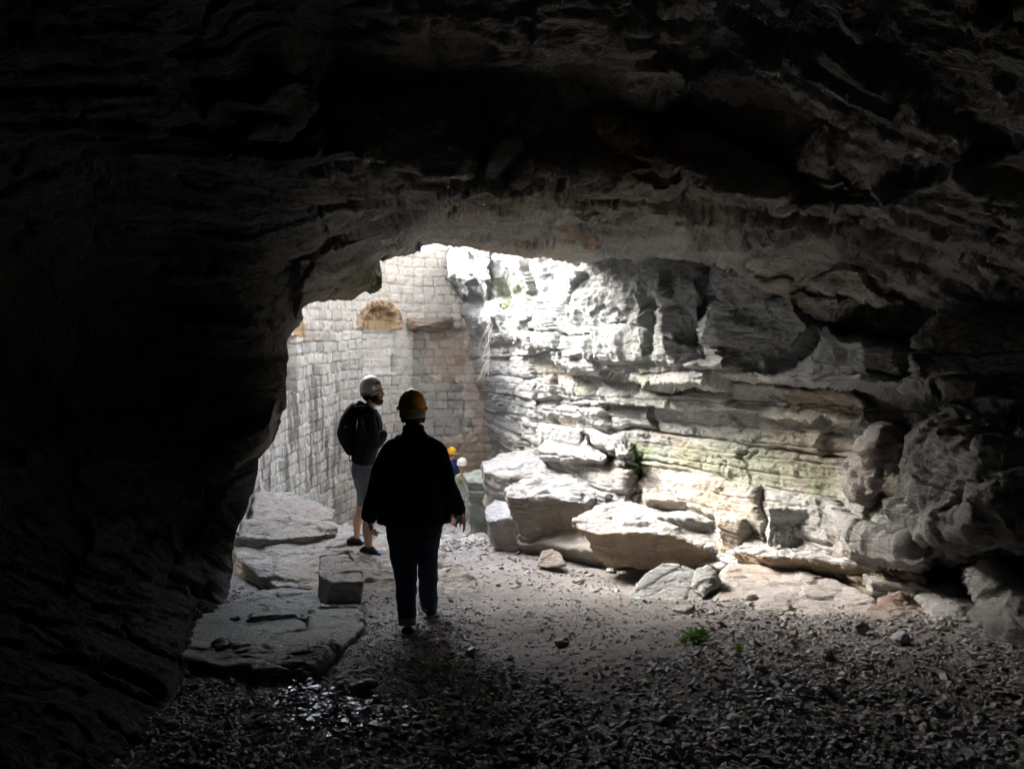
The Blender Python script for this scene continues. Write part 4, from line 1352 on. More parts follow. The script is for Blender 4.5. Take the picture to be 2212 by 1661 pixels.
STONES = [  # x, y, half width px, label
    (1627, 1300, 20, 'brown pointed stone lying on the pinkish slab at the right'),
    (1478, 1320, 24, 'long low grey stone on the gravel in front of the white boulder'),
    (1553, 1352, 14, 'dark rounded stone just above the green plant'),
    (1212, 1390, 18, 'lone blocky stone on the bare soil right of the dark walker'),
    (1505, 1462, 17, 'bluish flat stone in the gravel below the green plant'),
    (1712, 1372, 15, 'upright brown wedge of stone in the right gravel'),
    (790, 1490, 34, 'long flat dark stone amid the wet chips at the left'),
    (720, 1545, 30, 'dark sloping stone in the middle of the wet chips'),
    (1018, 1412, 15, 'glossy bluish upright chip right of the walker\'s shadow'),
    (1588, 1420, 18, 'dark stone behind the small single-leaf plant'),
    (908, 1332, 10, 'small reddish stone beside the walker\'s rear foot'),
    (976, 1300, 10, 'small brown stone at the lower edge of the tilted slab'),
    (1440, 1560, 20, 'grey lump at the lower end of the bare soil'),
    (1640, 1450, 20, 'pale flat stone in the right gravel beside the wet patch'),
    (1860, 1360, 22, 'sharp leaning slab piece in front of the reddish-brown rock'),
    (1945, 1385, 26, 'pale angular stone standing on the dark right slope'),
    (1790, 1420, 26, 'broad dark stone on the right slope'),
    (1700, 1520, 30, 'large dark stone beside the right wet patch'),
    (1780, 1490, 24, 'tilted stone above the large dark stone at the right'),
    (640, 1452, 14, 'pale square chip below the rock lip at the left'),
    (560, 1560, 18, 'flat stone near the dark left corner of the gravel'),
    (1330, 1455, 10, 'small pale pebble on the bare soil'),
    (510, 1338, 12, 'dark loose stone on the greenish-grey slab'),
    (1320, 1235, 12, 'round stone under the overhang of the wedge-shaped slab'),
    (1384, 1268, 14, 'little rust-coloured stone at the left tip of the white boulder'),
    (1250, 1258, 12, 'small pale stone in the middle of the path'),
]


def build_stones():
    for k, (x, y, w, lb) in enumerate(STONES):
        rnd = random.Random(900 + k)
        # meet the ground along the ray
        lo, hi = 1.0, 20.0
        for _ in range(40):
            mid = (lo + hi) / 2
            p = PT(x, y, mid)
            if p[2] > ground_z(p[0], p[1]) + (0.16 if k == 22 else 0.0): lo = mid
            else: hi = mid
        p = Vector(PT(x, y, lo))
        s = w * lo / FX
        pts = []
        yaw = rnd.uniform(0, 6.28)
        for i in range(13):
            v = Vector((rnd.gauss(0, 1), rnd.gauss(0, 1), rnd.gauss(0, 1))).normalized()
            v = Vector((v.x * 1.1, v.y * 0.8, v.z * rnd.uniform(.45, .75)))
            v = Matrix.Rotation(yaw, 3, 'Z') @ (Matrix.Rotation(rnd.uniform(-.2, .2), 3, 'X') @ v)
            pts.append(p + v * s + Vector((0, 0, s * 0.22)))
        V, F = hull(pts)
        tint = ((.25, .235, .225), 0.7)
        if k in (0, 5, 11, 24, 10): tint = ((.30, .21, .16), 0.7)
        if k in (4, 8, 15): tint = ((.33, .34, .36), 0.7)
        wet = k in (6, 7, 8)
        finish_rock('stone', V, F, lb, cat='stone', seed=700 + k, vox=max(0.004, s * 0.09), amp=s * .10, bed=s * .06, bedt=s * .3, chip=s * .12, tint=tint, mat=MATS['wet_stone'] if wet else M_GRAVEL,
                    base=GREY * .7)


# ------------------------------------------------------------------ people
def crom(P, n):
    P = np.array(P, float)
    Q = np.concatenate([[2 * P[0] - P[1]], P, [2 * P[-1] - P[-2]]])
    out = []
    for i in range(1, len(Q) - 2):
        for t in np.linspace(0, 1, n, endpoint=False):
            a, b, c, d = Q[i - 1], Q[i], Q[i + 1], Q[i + 2]
            out.append(0.5 * ((2 * b) + (c - a) * t + (2 * a - 5 * b + 4 * c - d) * t * t + (3 * b - a - 3 * c + d) * t ** 3))
    out.append(Q[-2])
    return np.array(out)


class Fig:
    """collects closed tubes and ellipsoids given in frame px at distance d (+ dy in px), then fuses them into one surface"""

    def __init__(s, d):
        s.d = d
        s.k = d / FX
        s.V, s.F, s.n = [], [], 0

    def p(s, x, y, dy=0.0):
        """dy in px of depth; x, y are where it shows at distance d"""
        return np.array(PT(x, y, s.d + dy * s.k))

    def add(s, V, F):
        s.V.append(np.asarray(V)); s.F += [tuple(i + s.n for i in f) for f in F]; s.n += len(V)

    def tube(s, pts, side=(1, 0, 0), sub=5, nr=14, world=False, cap=0.6):
        """pts: x, y, dy, rside, rother"""
        A = np.array(pts, float)
        if world: C, R = A[:, :3], A[:, 3:5]
        else:
            C = np.array([s.p(*a[:3]) for a in A]); R = A[:, 3:5] * s.k
        M = crom(np.concatenate([C, R], 1), sub)
        C, R = M[:, :3], np.maximum(M[:, 3:5], 1e-4)
        T = np.gradient(C, axis=0)
        T /= np.linalg.norm(T, axis=1, keepdims=True)
        S = np.array(side, float)
        # rounded caps
        r0, r1 = R[0].mean() * cap, R[-1].mean() * cap
        C = np.concatenate([[C[0] - T[0] * r0, C[0] - T[0] * r0 * .7], C, [C[-1] + T[-1] * r1 * .7, C[-1] + T[-1] * r1]])
        R = np.concatenate([[R[0] * .15, R[0] * .7], R, [R[-1] * .7, R[-1] * .15]])
        T = np.concatenate([[T[0], T[0]], T, [T[-1], T[-1]]])
        V = []
        for c, r, t in zip(C, R, T):
            a = S - t * (S @ t)
            if np.linalg.norm(a) < 0.15: a = np.cross(t, [0, 1, 0.01])
            a /= np.linalg.norm(a)
            b = np.cross(t, a)
            for k in range(nr):
                an = 2 * np.pi * k / nr
                V.append(c + a * r[0] * np.cos(an) + b * r[1] * np.sin(an))
        m = len(C)
        F = []
        for i in range(m - 1):
            for k in range(nr):
                k2 = (k + 1) % nr
                F.append((i * nr + k, i * nr + k2, (i + 1) * nr + k2, (i + 1) * nr + k))
        F.append(tuple(range(nr))[::-1])
        F.append(tuple((m - 1) * nr + k for k in range(nr)))
        s.add(V, F)
        return s

    def ell(s, x, y, dy, rx, ry, rz, rot=None, world=False, nu=16, nv=10):
        c = np.array([x, y, dy]) if world else s.p(x, y, dy)
        k = 1 if world else s.k
        V = [(0, 0, 1)]
        for j in range(1, nv):
            th = np.pi * j / nv
            for i in range(nu):
                ph = 2 * np.pi * i / nu
                V.append((np.sin(th) * np.cos(ph), np.sin(th) * np.sin(ph), np.cos(th)))
        V.append((0, 0, -1))
        V = np.array(V) * np.array([rx, ry, rz]) * k
        if rot is not None: V = V @ np.array(rot).T
        F = [(0, 1 + i, 1 + (i + 1) % nu) for i in range(nu)]
        for j in range(nv - 2):
            for i in range(nu):
                a, b = 1 + j * nu + i, 1 + j * nu + (i + 1) % nu
                F.append((a, a + nu, b + nu, b))
        l = 1 + (nv - 2) * nu
        F += [(l + i, len(V) - 1, l + (i + 1) % nu) for i in range(nu)]
        s.add(V + c, F)
        return s

    def hand(s, w, dirn, nrm, side, L=0.175, curl=0.5):
        """w wrist, dirn along the fingers, nrm out of the back of the hand, side +1/-1: where the thumb leaves"""
        w = np.array(w, float)
        dn = np.array(dirn, float); dn /= np.linalg.norm(dn)
        nr = np.array(nrm, float); nr = nr - dn * (nr @ dn); nr /= np.linalg.norm(nr)
        sd_ = np.cross(dn, nr) * side
        P = L * 0.5
        pal = [(w + dn * P * t) for t in (0, .45, 1.0)]
        s.tube([(*pal[0], L * .15, L * .10), (*pal[1], L * .22, L * .085), (*pal[2], L * .23, L * .06)], side=sd_, world=True, sub=3, nr=12)
        for i, (o, ln) in enumerate(((.16, .42), (.055, .47), (-.05, .44), (-.15, .34))):
            a = w + dn * P * .92 + sd_ * L * o
            r = L * .047
            pts = [(*a, r * 1.1, r)]
            cdir = dn + sd_ * o * 0.5
            ang = 0
            cur = a
            for j, sg in enumerate((.42, .32, .26)):
                ang += curl * (0.55 + 0.12 * i) * (0.8 if j == 0 else 1)
                v = cdir * np.cos(ang) - nr * np.sin(ang)
                cur = cur + v * L * ln * sg
                pts.append((*cur, r * (1 - .1 * j), r * (.95 - .1 * j)))
            s.tube(pts, side=sd_, world=True, sub=2, nr=8)
        a = w + dn * P * .25 + sd_ * L * .13
        b = a + (sd_ * .75 + dn * .6 - nr * .25) * L * .17
        c = b + (sd_ * .2 + dn * .95 - nr * .3) * L * .15
        e = c + (dn * .95 - nr * .35) * L * .12
        s.tube([(*a, L * .07, L * .065), (*b, L * .06, L * .055), (*c, L * .05, L * .048), (*e, L * .042, L * .04)], side=nr, world=True, sub=2, nr=8)
        return s

    def build(s, name, vox, mat, parent=None, smooth=4, fold=0.0, fscale=9.0, seed=0, cut=None, stretch=(1, 1, .4)):
        V = np.concatenate(s.V)
        m = remesh(V, s.F, vox, smooth)
        if fold:
            co, no = get_co(m), get_no(m)
            q = co * np.array(stretch)
            h = fold * (ridged(q * fscale, 3, seed) * .7 + fbm(q * fscale * .5, 2, seed + 3))
            m.vertices.foreach_set('co', (co + no * h[:, None]).astype(np.float32).ravel())
        m.polygons.foreach_set('use_smooth', np.ones(len(m.polygons), bool))
        m.materials.append(mat)
        m.name = name
        o = bpy.data.objects.new(name, m)
        COL.objects.link(o)
        if parent is not None: o.parent = parent; o.matrix_parent_inverse = parent.matrix_world.inverted()
        return o


def base_empty(name, loc):
    o = bpy.data.objects.new(name, None)
    o.location = loc
    o.empty_display_size = 0.1
    COL.objects.link(o)
    bpy.context.view_layer.update()
    return o


def helmet(fg, cx, cy, rx, rdep, h, mat, parent, face=(1, 0), peak=0.0, tilt=0.0, ridge=0.06, lugs=False, brim=0.06, band=None, dcen=0):
    """hard hat: dome, rolled rim, peak towards face, ridge; harness band as a child"""
    k = fg.k
    c = fg.p(cx, cy, dcen)
    fx, fy = face
    n = 48
    rows = []
    th = np.linspace(0, 2 * np.pi, n, endpoint=False)
    ca, sa = np.cos(th), np.sin(th)          # ca: along face direction
    prof = [(0.0, 1.0)] + [(math.sin(a), math.cos(a)) for a in np.linspace(0.12, math.pi / 2, 14)]
    for pr, ph in prof:
        r = pr ** 0.9 if pr > 0 else 0.001
        bump = ridge * np.exp(-(sa * pr / 0.13) ** 2) * max(0, ph) ** .3 * (1 if pr < .95 else 0)
        rows.append((r * ca, r * sa, ph + bump))
    # rim
    out = 1 + brim + peak * np.clip(ca, 0, 1) ** 3
    rows.append((1.01 * ca, 1.01 * sa, -0.08 + 0 * ca))
    rows.append((out * ca, out * np.sign(sa) * np.abs(sa), -0.14 - 0.05 * np.clip(ca, 0, 1)))
    rows.append(((out - .01) * ca, (out - .01) * sa, -0.18 - 0.05 * np.clip(ca, 0, 1)))
    rows.append((0.97 * ca, 0.97 * sa, -0.12 + 0 * ca))
    for ph, pr in [(math.sin(a), math.cos(a)) for a in np.linspace(0.0, math.pi / 2 - .05, 8)]:
        rows.append((0.95 * pr * ca, 0.95 * pr * sa, ph * 0.95))
    V = []
    for (a, b, zz) in rows:
        a = a * np.ones(n); b = b * np.ones(n); zz = zz * np.ones(n)
        ax, bx = a * rdep * k, b * rx * k            # along face, across
        z = zz * h * k
        xt = ax * math.cos(tilt) - z * math.sin(tilt)
        zt = ax * math.sin(tilt) + z * math.cos(tilt)
        V.append(np.stack([c[0] + xt * fx - bx * fy, c[1] + xt * fy + bx * fx, c[2] + zt], -1))
    V = np.concatenate(V)
    m = len(rows)
    F = [(i * n + j, i * n + (j + 1) % n, (i + 1) * n + (j + 1) % n, (i + 1) * n + j) for i in range(m - 1) for j in range(n)]
    o = mesh_np('helmet', V, F, mat, parent=parent)
    o.matrix_parent_inverse = parent.matrix_world.inverted()
    if band:
        B = []
        for (s_, zz) in ((.93, -.02), (.93, -band), (.88, -band), (.88, -.02)):
            a, b = s_ * ca * rdep * k, s_ * sa * rx * k
            B.append(np.stack([c[0] + a * fx - b * fy, c[1] + a * fy + b * fx, c[2] + (zz * h * k) + a * math.sin(tilt)], -1))
        F = [(i * n + j, ((i + 1) % 4) * n + j, ((i + 1) % 4) * n + (j + 1) % n, i * n + (j + 1) % n) for i in range(4) for j in range(n)]
        b = mesh_np('headband', np.concatenate(B), F, MATS['strap'], parent=o)
        b.matrix_parent_inverse = Matrix.Identity(4)
    return o


def part_box(name, c, half, R, mat, parent, bev=0.3):
    bm = bmesh.new()
    bmesh.ops.create_cube(bm, size=2)
    w = min(half) * bev
    for v in bm.verts: v.co = Vector([v.co[i] * half[i] for i in range(3)])
    bmesh.ops.bevel(bm, geom=bm.edges[:], offset=w, segments=2, affect='EDGES', profile=.6)
    for v in bm.verts: v.co = R @ v.co + Vector(c)
    m = bpy.data.meshes.new(name)
    bm.to_mesh(m); bm.free()
    m.materials.append(mat)
    o = bpy.data.objects.new(name, m)
    COL.objects.link(o)
    o.parent = parent
    o.matrix_parent_inverse = parent.matrix_world.inverted() if parent.type == 'EMPTY' else Matrix.Identity(4)
    return o


def make_mats():
    plain_mat('skin', (0.52, 0.30, 0.22), 0.55, bump=0.1, bscale=60, var=0.08)
    plain_mat('black_cloth', (0.015, 0.015, 0.017), 0.95, 0.15, bump=0.4, bscale=260)
    plain_mat('hoodie', (0.018, 0.018, 0.018), 0.95, 0.2, bump=0.4, bscale=200)
    plain_mat('navy_denim', (0.012, 0.02, 0.045), 0.85, 0.25, bump=0.5, bscale=300, var=0.2)
    plain_mat('cuff_denim', (0.13, 0.15, 0.18), 0.85, 0.25, bump=0.5, bscale=300, var=0.2)
    plain_mat('pale_denim', (0.20, 0.23, 0.27), 0.85, 0.25, bump=0.5, bscale=120, var=0.25)
    plain_mat('white_plastic', (0.74, 0.71, 0.64), 0.38, 0.5)
    plain_mat('yellow_plastic', (0.83, 0.42, 0.015), 0.32, 0.5)
    plain_mat('strap', (0.32, 0.31, 0.28), 0.8)
    plain_mat('dark_strap', (0.015, 0.015, 0.018), 0.95, 0.1)
    plain_mat('hair', (0.02, 0.014, 0.010), 0.6, bump=0.8, bscale=150)
    plain_mat('beard', (0.06, 0.035, 0.022), 0.8, bump=0.8, bscale=250)
    plain_mat('shoe', (0.02, 0.022, 0.03), 0.7, bump=0.3, bscale=150)
    plain_mat('blue_shoe', (0.02, 0.10, 0.45), 0.55)
    plain_mat('sole', (0.05, 0.05, 0.06), 0.8)
    plain_mat('red_shoe', (0.45, 0.04, 0.07), 0.6)
    plain_mat('grey_shoe', (0.25, 0.25, 0.27), 0.7)
    plain_mat('grey_jacket', (0.36, 0.38, 0.39), 0.8, bump=0.3, bscale=80)
    plain_mat('lime_shirt', (0.30, 0.36, 0.08), 0.8)
    plain_mat('teal_shirt', (0.05, 0.20, 0.24), 0.8)
    plain_mat('blue_jacket', (0.02, 0.045, 0.15), 0.7)
    plain_mat('buckle', (0.35, 0.37, 0.42), 0.3, 0.6)
    plain_mat('lens', (0.02, 0.02, 0.02), 0.1, 0.8)
    plain_mat('mark_blue', (0.03, 0.03, 0.06), 0.5)


def kid(o, parent):
    o.parent = parent
    o.matrix_parent_inverse = parent.matrix_world.inverted() if parent.type == 'EMPTY' else Matrix.Identity(4)
    return o


def walker():
    d = 5.35
    E = base_empty('person', PT(892, 1380, 5.15))
    tag(E, 'person seen from behind in yellow helmet, black jacket and dark jeans, walking towards the light', 'person')
    b = Fig(d)
    b.ell(892, 888, 4, 23, 29, 35)
    b.ell(892, 905, 14, 17, 18, 20)
    b.ell(892, 893, 34, 5, 6, 8)                      # nose
    for sx in (-1, 1): b.ell(892 + sx * 23.5, 893, 2, 3, 6, 9)
    b.tube([(892, 905, 2, 16, 16), (893, 935, -2, 19, 18), (893, 955, 0, 34, 22)])
    b.tube([(893, 955, 0, 52, 24), (893, 1000, 0, 56, 34), (893, 1060, 0, 52, 34), (893, 1110, 0, 60, 38), (893, 1150, 0, 58, 42)])
    b.tube([(868, 1145, 0, 30, 34), (870, 1210, -6, 22, 25), (876, 1262, -14, 15, 17), (879, 1300, -30, 15, 17), (880, 1345, -50, 9, 11), (880, 1366, -58, 10, 12)])
    b.tube([(918, 1145, 0, 30, 34), (920, 1205, 30, 21, 24), (925, 1250, 62, 14, 16), (927, 1288, 84, 14, 15), (930, 1316, 108, 9, 10)])
    b.tube([(846, 968, 0, 16, 16), (826, 1020, -4, 13, 14), (812, 1062, -4, 11, 12), (800, 1108, 8, 8, 9), (797, 1124, 12, 7.5, 8)])
    b.tube([(942, 968, 0, 16, 16), (958, 1015, -4, 13, 14), (972, 1054, -4, 11, 12), (991, 1100, 8, 8, 9), (996, 1112, 12, 7.5, 8)])
    b.hand(b.p(797, 1124, 12), (0.12, 0.25, -1), (-1, -0.35, -.05), -1, 0.155, 0.75)
    b.hand(b.p(996, 1110, 12), (0.35, 0.25, -1), (1, -0.35, .3), 1, 0.155, 0.45)
    body = b.build('body', 0.0048, MATS['skin'], E, 3)
    h = Fig(d)
    h.ell(892, 884, 0, 25.5, 31, 35); h.ell(892, 900, -12, 22, 17, 22); h.ell(871, 903, -3, 6, 8, 11); h.ell(914, 903, -3, 6, 8, 11)
    h.ell(893, 915, -14, 13, 10, 10)
    h.build('hair', 0.006, MATS['hair'], E, 2, 0.003, 30)
    j = Fig(d)
    j.tube([(894, 922, -2, 21, 21), (894, 932, -2, 22, 21), (895, 944, -1, 30, 24), (895, 956, -1, 44, 26)], cap=.2)
    j.tube([(895, 948, 0, 38, 22), (896, 962, 0, 58, 30), (896, 990, -2, 65, 42), (895, 1030, -4, 66, 46), (894, 1075, -4, 68, 48), (892, 1108, -4, 76, 54), (892, 1126, -3, 79, 56)], cap=.12)
    j.tube([(868, 964, 0, 15, 18), (846, 974, -2, 21, 24), (828, 1014, -6, 23, 25), (813, 1066, -4, 21.5, 22), (801, 1106, 8, 18, 18), (796, 1121, 12, 15, 15)], cap=.15)
    j.tube([(926, 964, 0, 15, 18), (944, 974, -2, 21, 24), (953, 1010, -6, 24, 25), (967, 1054, -4, 23, 23), (986, 1091, 8, 19, 19), (994, 1105, 12, 16, 16)], cap=.15)
    j.ell(834, 1126, -30, 9, 9, 12); j.ell(968, 1110, 0, 6, 20, 16)
    jk = j.build('jacket', 0.007, MATS['black_cloth'], E, 4, 0.013, 10)
    t = Fig(d)
    t.tube([(893, 1105, 0, 62, 46), (894, 1130, 0, 64, 47), (893, 1165, 0, 58, 44)], cap=.3)
    t.tube([(866, 1140, 0, 33, 42), (870, 1185, -3, 30, 34), (873, 1216, -7, 27, 29), (877, 1262, -14, 22.5, 24), (878, 1302, -30, 21, 22), (880, 1346, -50, 17.5, 19)], cap=.12)
    t.tube([(921, 1140, 0, 34, 42), (921, 1180, 16, 28, 34), (923, 1216, 34, 22.5, 28), (925, 1256, 64, 21, 24), (926, 1285, 84, 20.5, 22), (927.5, 1308, 104, 19, 20)], cap=.12)
    t.build('trousers', 0.007, MATS['navy_denim'], E, 3, 0.009, 14, stretch=(1, 1, 1.6))
    for a in ([(880, 1337, -47, 19, 20.5), (880, 1350, -52, 19, 20.5)], [(927, 1301, 98, 20, 21), (928, 1311, 106, 20, 21)]):
        c = Fig(d); c.tube(a, cap=.1, nr=20); c.build('trouser_cuff', 0.006, MATS['cuff_denim'], E, 2)
    for pts, sp in (([(881, 1364, -72, 13, 12), (880, 1366, -50, 14.5, 14), (877, 1371, -20, 14.5, 10), (873, 1375, 8, 12, 7)], [(881, 1377, -72, 12, 4), (879, 1378, -45, 14, 4), (876, 1379, -15, 14, 4), (873, 1380, 12, 10, 4)]),
                    ([(931, 1317, 88, 12, 12), (931, 1320, 106, 13.5, 13), (933, 1323, 135, 14, 10), (935, 1321, 165, 11, 7)], [(931, 1332, 86, 11, 4), (931, 1334, 108, 13, 4), (933, 1333, 138, 13, 4), (935, 1328, 168, 10, 4)])):
        s_ = Fig(d); s_.tube(pts); o = s_.build('shoe', 0.006, MATS['shoe'], E, 3)
        s_ = Fig(d); s_.tube(sp); kid(s_.build('sole', 0.006, MATS['sole']), o)
    hm = helmet(b, 891, 876, 30.5, 37, 35, MATS['yellow_plastic'], E, face=(0, 1), peak=0.25, tilt=0.05, brim=0.07, ridge=.06, band=0.68)
    for sx in (-1, 1):
        part_box('lug', b.p(891 + sx * 32, 881, 0), (0.007, 0.022, 0.014), Matrix.Identity(3), MATS['yellow_plastic'], hm)


def man():
    d = 7.95
    E = base_empty('person', PT(785, 1200, 8.1))
    tag(E, 'bearded man in white helmet, dark hoodie and pale shorts standing in profile', 'person')
    b = Fig(d)
    b.ell(806, 845, 0, 19, 15, 22)
    b.ell(813, 858, -1, 13, 12, 17)
    b.ell(820, 866, -1, 7, 9, 9)                      # chin
    b.ell(827.5, 851, -1, 4, 3, 3.5); b.ell(825.5, 846, -1, 3, 2.6, 6)   # nose
    b.ell(821, 842, -1, 6, 11, 3.5)                   # brow
    b.ell(824.5, 860, -1, 3.4, 6, 1.8); b.ell(824, 863.5, -1, 3.2, 5.5, 1.8)   # lips
    b.ell(816, 853, -8, 5, 5, 6); b.ell(816, 853, 7, 5, 5, 6)
    for dy in (-15.5, 15): b.ell(803, 852, dy, 4, 2, 6.5)
    b.tube([(803, 866, 0, 11, 11), (796, 885, 0, 12, 13), (793, 896, 0, 16, 24)])
    b.tube([(794, 900, 0, 19, 34), (797, 930, 0, 22, 34), (792, 965, 0, 20, 29), (785, 1000, 0, 21, 32), (784, 1020, 0, 21, 32)])
    b.tube([(783, 1015, 16, 17, 17), (784, 1060, 30, 14, 15), (779, 1098, 44, 10, 10), (772, 1128, 62, 9.5, 9.5), (771, 1157, 78, 6.5, 6.5), (769, 1166, 80, 8, 8)])
    b.tube([(790, 1015, -16, 18, 17), (797, 1060, -14, 16, 15), (799, 1100, -10, 11, 11), (795, 1138, -10, 13, 12.5), (796, 1178, -8, 8, 8), (794, 1188, -8, 9, 9)])
    b.tube([(796, 903, -38, 10, 10), (803, 940, -44, 9, 9), (806, 955, -42, 8, 8), (822, 940, -24, 6.5, 6.5), (828, 934, -14, 5.5, 5.5)])
    b.tube([(796, 903, 38, 10, 10), (803, 940, 44, 9, 9), (806, 958, 42, 8, 8), (820, 948, 24, 6.5, 6.5), (826, 942, 12, 5.5, 5.5)])
    b.hand(b.p(828, 934, -14), (0.2, 0.9, 0.35), (1, -.2, 0), 1, 0.17, 0.6)
    b.hand(b.p(826, 942, 12), (0.2, -0.9, 0.3), (1, .2, 0), -1, 0.17, 0.6)
    b.build('body', 0.006, MATS['skin'], E, 2)
    h = Fig(d)
    h.ell(801, 843, 0, 20, 16.5, 22); h.ell(793, 855, 0, 11, 13, 12)
    h.build('hair', 0.007, MATS['hair'], E, 2, 0.004, 30)
    h = Fig(d)
    h.ell(818, 867, -1, 9.5, 11.5, 9); h.ell(810, 862, -12, 9, 3, 9); h.ell(810, 862, 11, 9, 3, 9); h.ell(824.5, 857.5, -1, 3, 7, 2)
    h.build('beard', 0.005, MATS['beard'], E, 1, 0.004, 50)
    for dy in (-8, 6):
        g = Fig(d); g.ell(823, 846.5, dy, 2.4, 3.2, 2.4); g.build('eye', 0.003, MATS['lens'], E, 1)
    g = Fig(d)
    g.tube([(806, 846, -16.5, .9, .9), (822, 846, -14.5, .9, .9), (827.5, 846, -9, .9, .9), (828.5, 846, -1, .8, .8), (827.5, 846, 7, .9, .9), (822, 846, 13, .9, .9), (806, 846, 15.5, .9, .9)], nr=8)
    g.build('glasses', 0.003, MATS['buckle'], E, 0)
    j = Fig(d)
    j.tube([(796, 884, 0, 19, 22), (796, 896, 0, 22, 38), (799, 925, 0, 27, 42), (796, 955, 0, 26, 38), (787, 985, 0, 25, 36), (784, 997, 0, 25, 37)], cap=.15)
    j.tube([(796, 900, -34, 15, 15), (803, 935, -44, 15, 15), (808, 957, -43, 14, 14), (824, 941, -26, 12, 12), (829, 934, -18, 9, 9)], cap=.3)
    j.tube([(796, 900, 34, 15, 15), (803, 935, 44, 15, 15), (808, 960, 43, 14, 14), (823, 948, 26, 12, 12), (828, 941, 15, 9, 9)], cap=.3)
    j.tube([(779, 871, -16, 8, 7), (776, 878, 0, 9, 9), (779, 871, 16, 8, 7)])
    j.tube([(779, 874, -16, 8, 6), (796, 884, -17, 8, 6), (808, 888, -6, 6, 5), (808, 888, 6, 6, 5), (796, 884, 17, 8, 6), (779, 874, 16, 8, 6)])
    j.build('hoodie', 0.009, MATS['hoodie'], E, 3, 0.008, 9, stretch=(1, 1, 1))
    t = Fig(d)
    t.tube([(785, 988, 0, 23, 33), (784, 1010, 0, 24, 35), (785, 1028, 0, 22, 33)], cap=.2)
    t.tube([(782, 1015, 15, 22, 20), (785, 1045, 26, 18, 18), (786, 1070, 34, 14.5, 17), (786, 1086, 40, 13.5, 16)], cap=.1)
    t.tube([(788, 1015, -15, 24, 20), (796, 1045, -15, 22, 19), (800, 1070, -12, 19, 18), (801, 1088, -10, 18, 18)], cap=.1)
    t.build('shorts', 0.009, MATS['pale_denim'], E, 3, 0.009, 9, stretch=(1, 1, 1))
    for pts, sp, toe in (([(753, 1169, 80, 7, 9), (765, 1166, 80, 10, 10), (777, 1171, 81, 7.5, 9), (785, 1174, 82, 5, 7.5)], [(752, 1178, 80, 3, 8), (768, 1179, 80, 3, 10), (787, 1179, 82, 3, 7)], None),
                         ([(782, 1191, -8, 8, 9), (795, 1187, -8, 12, 10), (808, 1194, -8, 9, 10), (818, 1198, -9, 6, 8)], [(779, 1202, -8, 3.2, 8), (798, 1203, -8, 3.2, 10), (821, 1203, -9, 3.2, 8)], (816, 1197, -9))):
        s_ = Fig(d); s_.tube(pts, side=(0, 0, 1)); o = s_.build('shoe', 0.006, MATS['shoe'], E, 2)
        s_ = Fig(d); s_.tube(sp, side=(0, 0, 1)); kid(s_.build('sole', 0.006, MATS['sole']), o)
        if toe:
            s_ = Fig(d); s_.ell(toe[0], toe[1], toe[2], 7, 8.8, 6.2); kid(s_.build('toe_cap', 0.006, MATS['blue_shoe']), o)
        else:
            s_ = Fig(d); s_.tube([(756, 1163, 72, 1.5, 1.5), (754, 1163, 80, 1.5, 1.5), (756, 1163, 88, 1.5, 1.5)]); kid(s_.build('heel_tab', 0.005, MATS['red_shoe']), o)
            s_ = Fig(d); s_.ell(782, 1170, 80, 4, 8, 3.4); kid(s_.build('toe_cap', 0.006, MATS['blue_shoe']), o)
    hm = helmet(b, 802, 839, 22, 25.5, 28, MATS['white_plastic'], E, face=(1, 0), peak=0.32, tilt=0.17, brim=0.02, ridge=.03, band=0.45)
    # printed mark on the side of the helmet
    for i, (dx, hh) in enumerate(((-3.5, 4), (0, 5), (3.5, 4))):
        p = b.p(817 + dx, 826 + abs(dx) * .3, -14.5 + 0.0 * i)
        part_box('printed_mark', p, (0.0055, 0.010, hh * .0042), Matrix.Rotation(0.25, 3, 'Y'), MATS['mark_blue'], hm)
    # backpack, worn
    P = base_empty('backpack', b.p(757, 985, 0))
    tag(P, 'slim black backpack worn on the back of the man in shorts', 'backpack')
    k = Fig(d)
    k.tube([(767, 876, 0, 9, 20), (757, 897, 0, 16, 27), (750, 925, 0, 19, 30), (754, 955, 0, 17, 29), (761, 977, 0, 11, 24)], cap=.3)
    k.build('bag', 0.008, MATS['black_cloth'], P, 3, 0.005, 9, stretch=(1, 1, 1))
    k = Fig(d); k.tube([(741, 915, 0, 8, 20), (738, 935, 0, 9, 21), (743, 955, 0, 8, 20)]); k.build('pocket', 0.008, MATS['dark_strap'], P, 3, .003, 9)
    for dy in (-27, 27):
        k = Fig(d); k.tube([(768, 880, dy, 3, 6), (786, 878, dy, 2.5, 6), (806, 888, dy, 2.5, 6), (818, 915, dy * 1.1, 2.5, 6), (812, 950, dy * 1.2, 2.5, 6), (790, 966, dy * 1.3, 2.5, 5), (765, 968, dy, 2.5, 4)], side=(0, 0, 1))
        k.build('shoulder_strap', 0.008, MATS['dark_strap'], P, 1)
    k = Fig(d); k.tube([(757, 980, -8, 1.2, 1.2), (754, 990, -8, 1.2, 1.2), (757, 997, -8, 1.2, 1.2), (760, 990, -8, 1.2, 1.2), (759, 980, -8, 1.2, 1.2)], nr=8); k.build('loop', 0.004, MATS['dark_strap'], P, 0)
    for x, y in ((734, 921), (747, 921), (746, 940)):
        part_box('buckle', b.p(x, y, -28 if x > 740 else -14), (0.014, 0.006, 0.006), Matrix.Rotation(0.2, 3, 'Y'), MATS['buckle'], P)


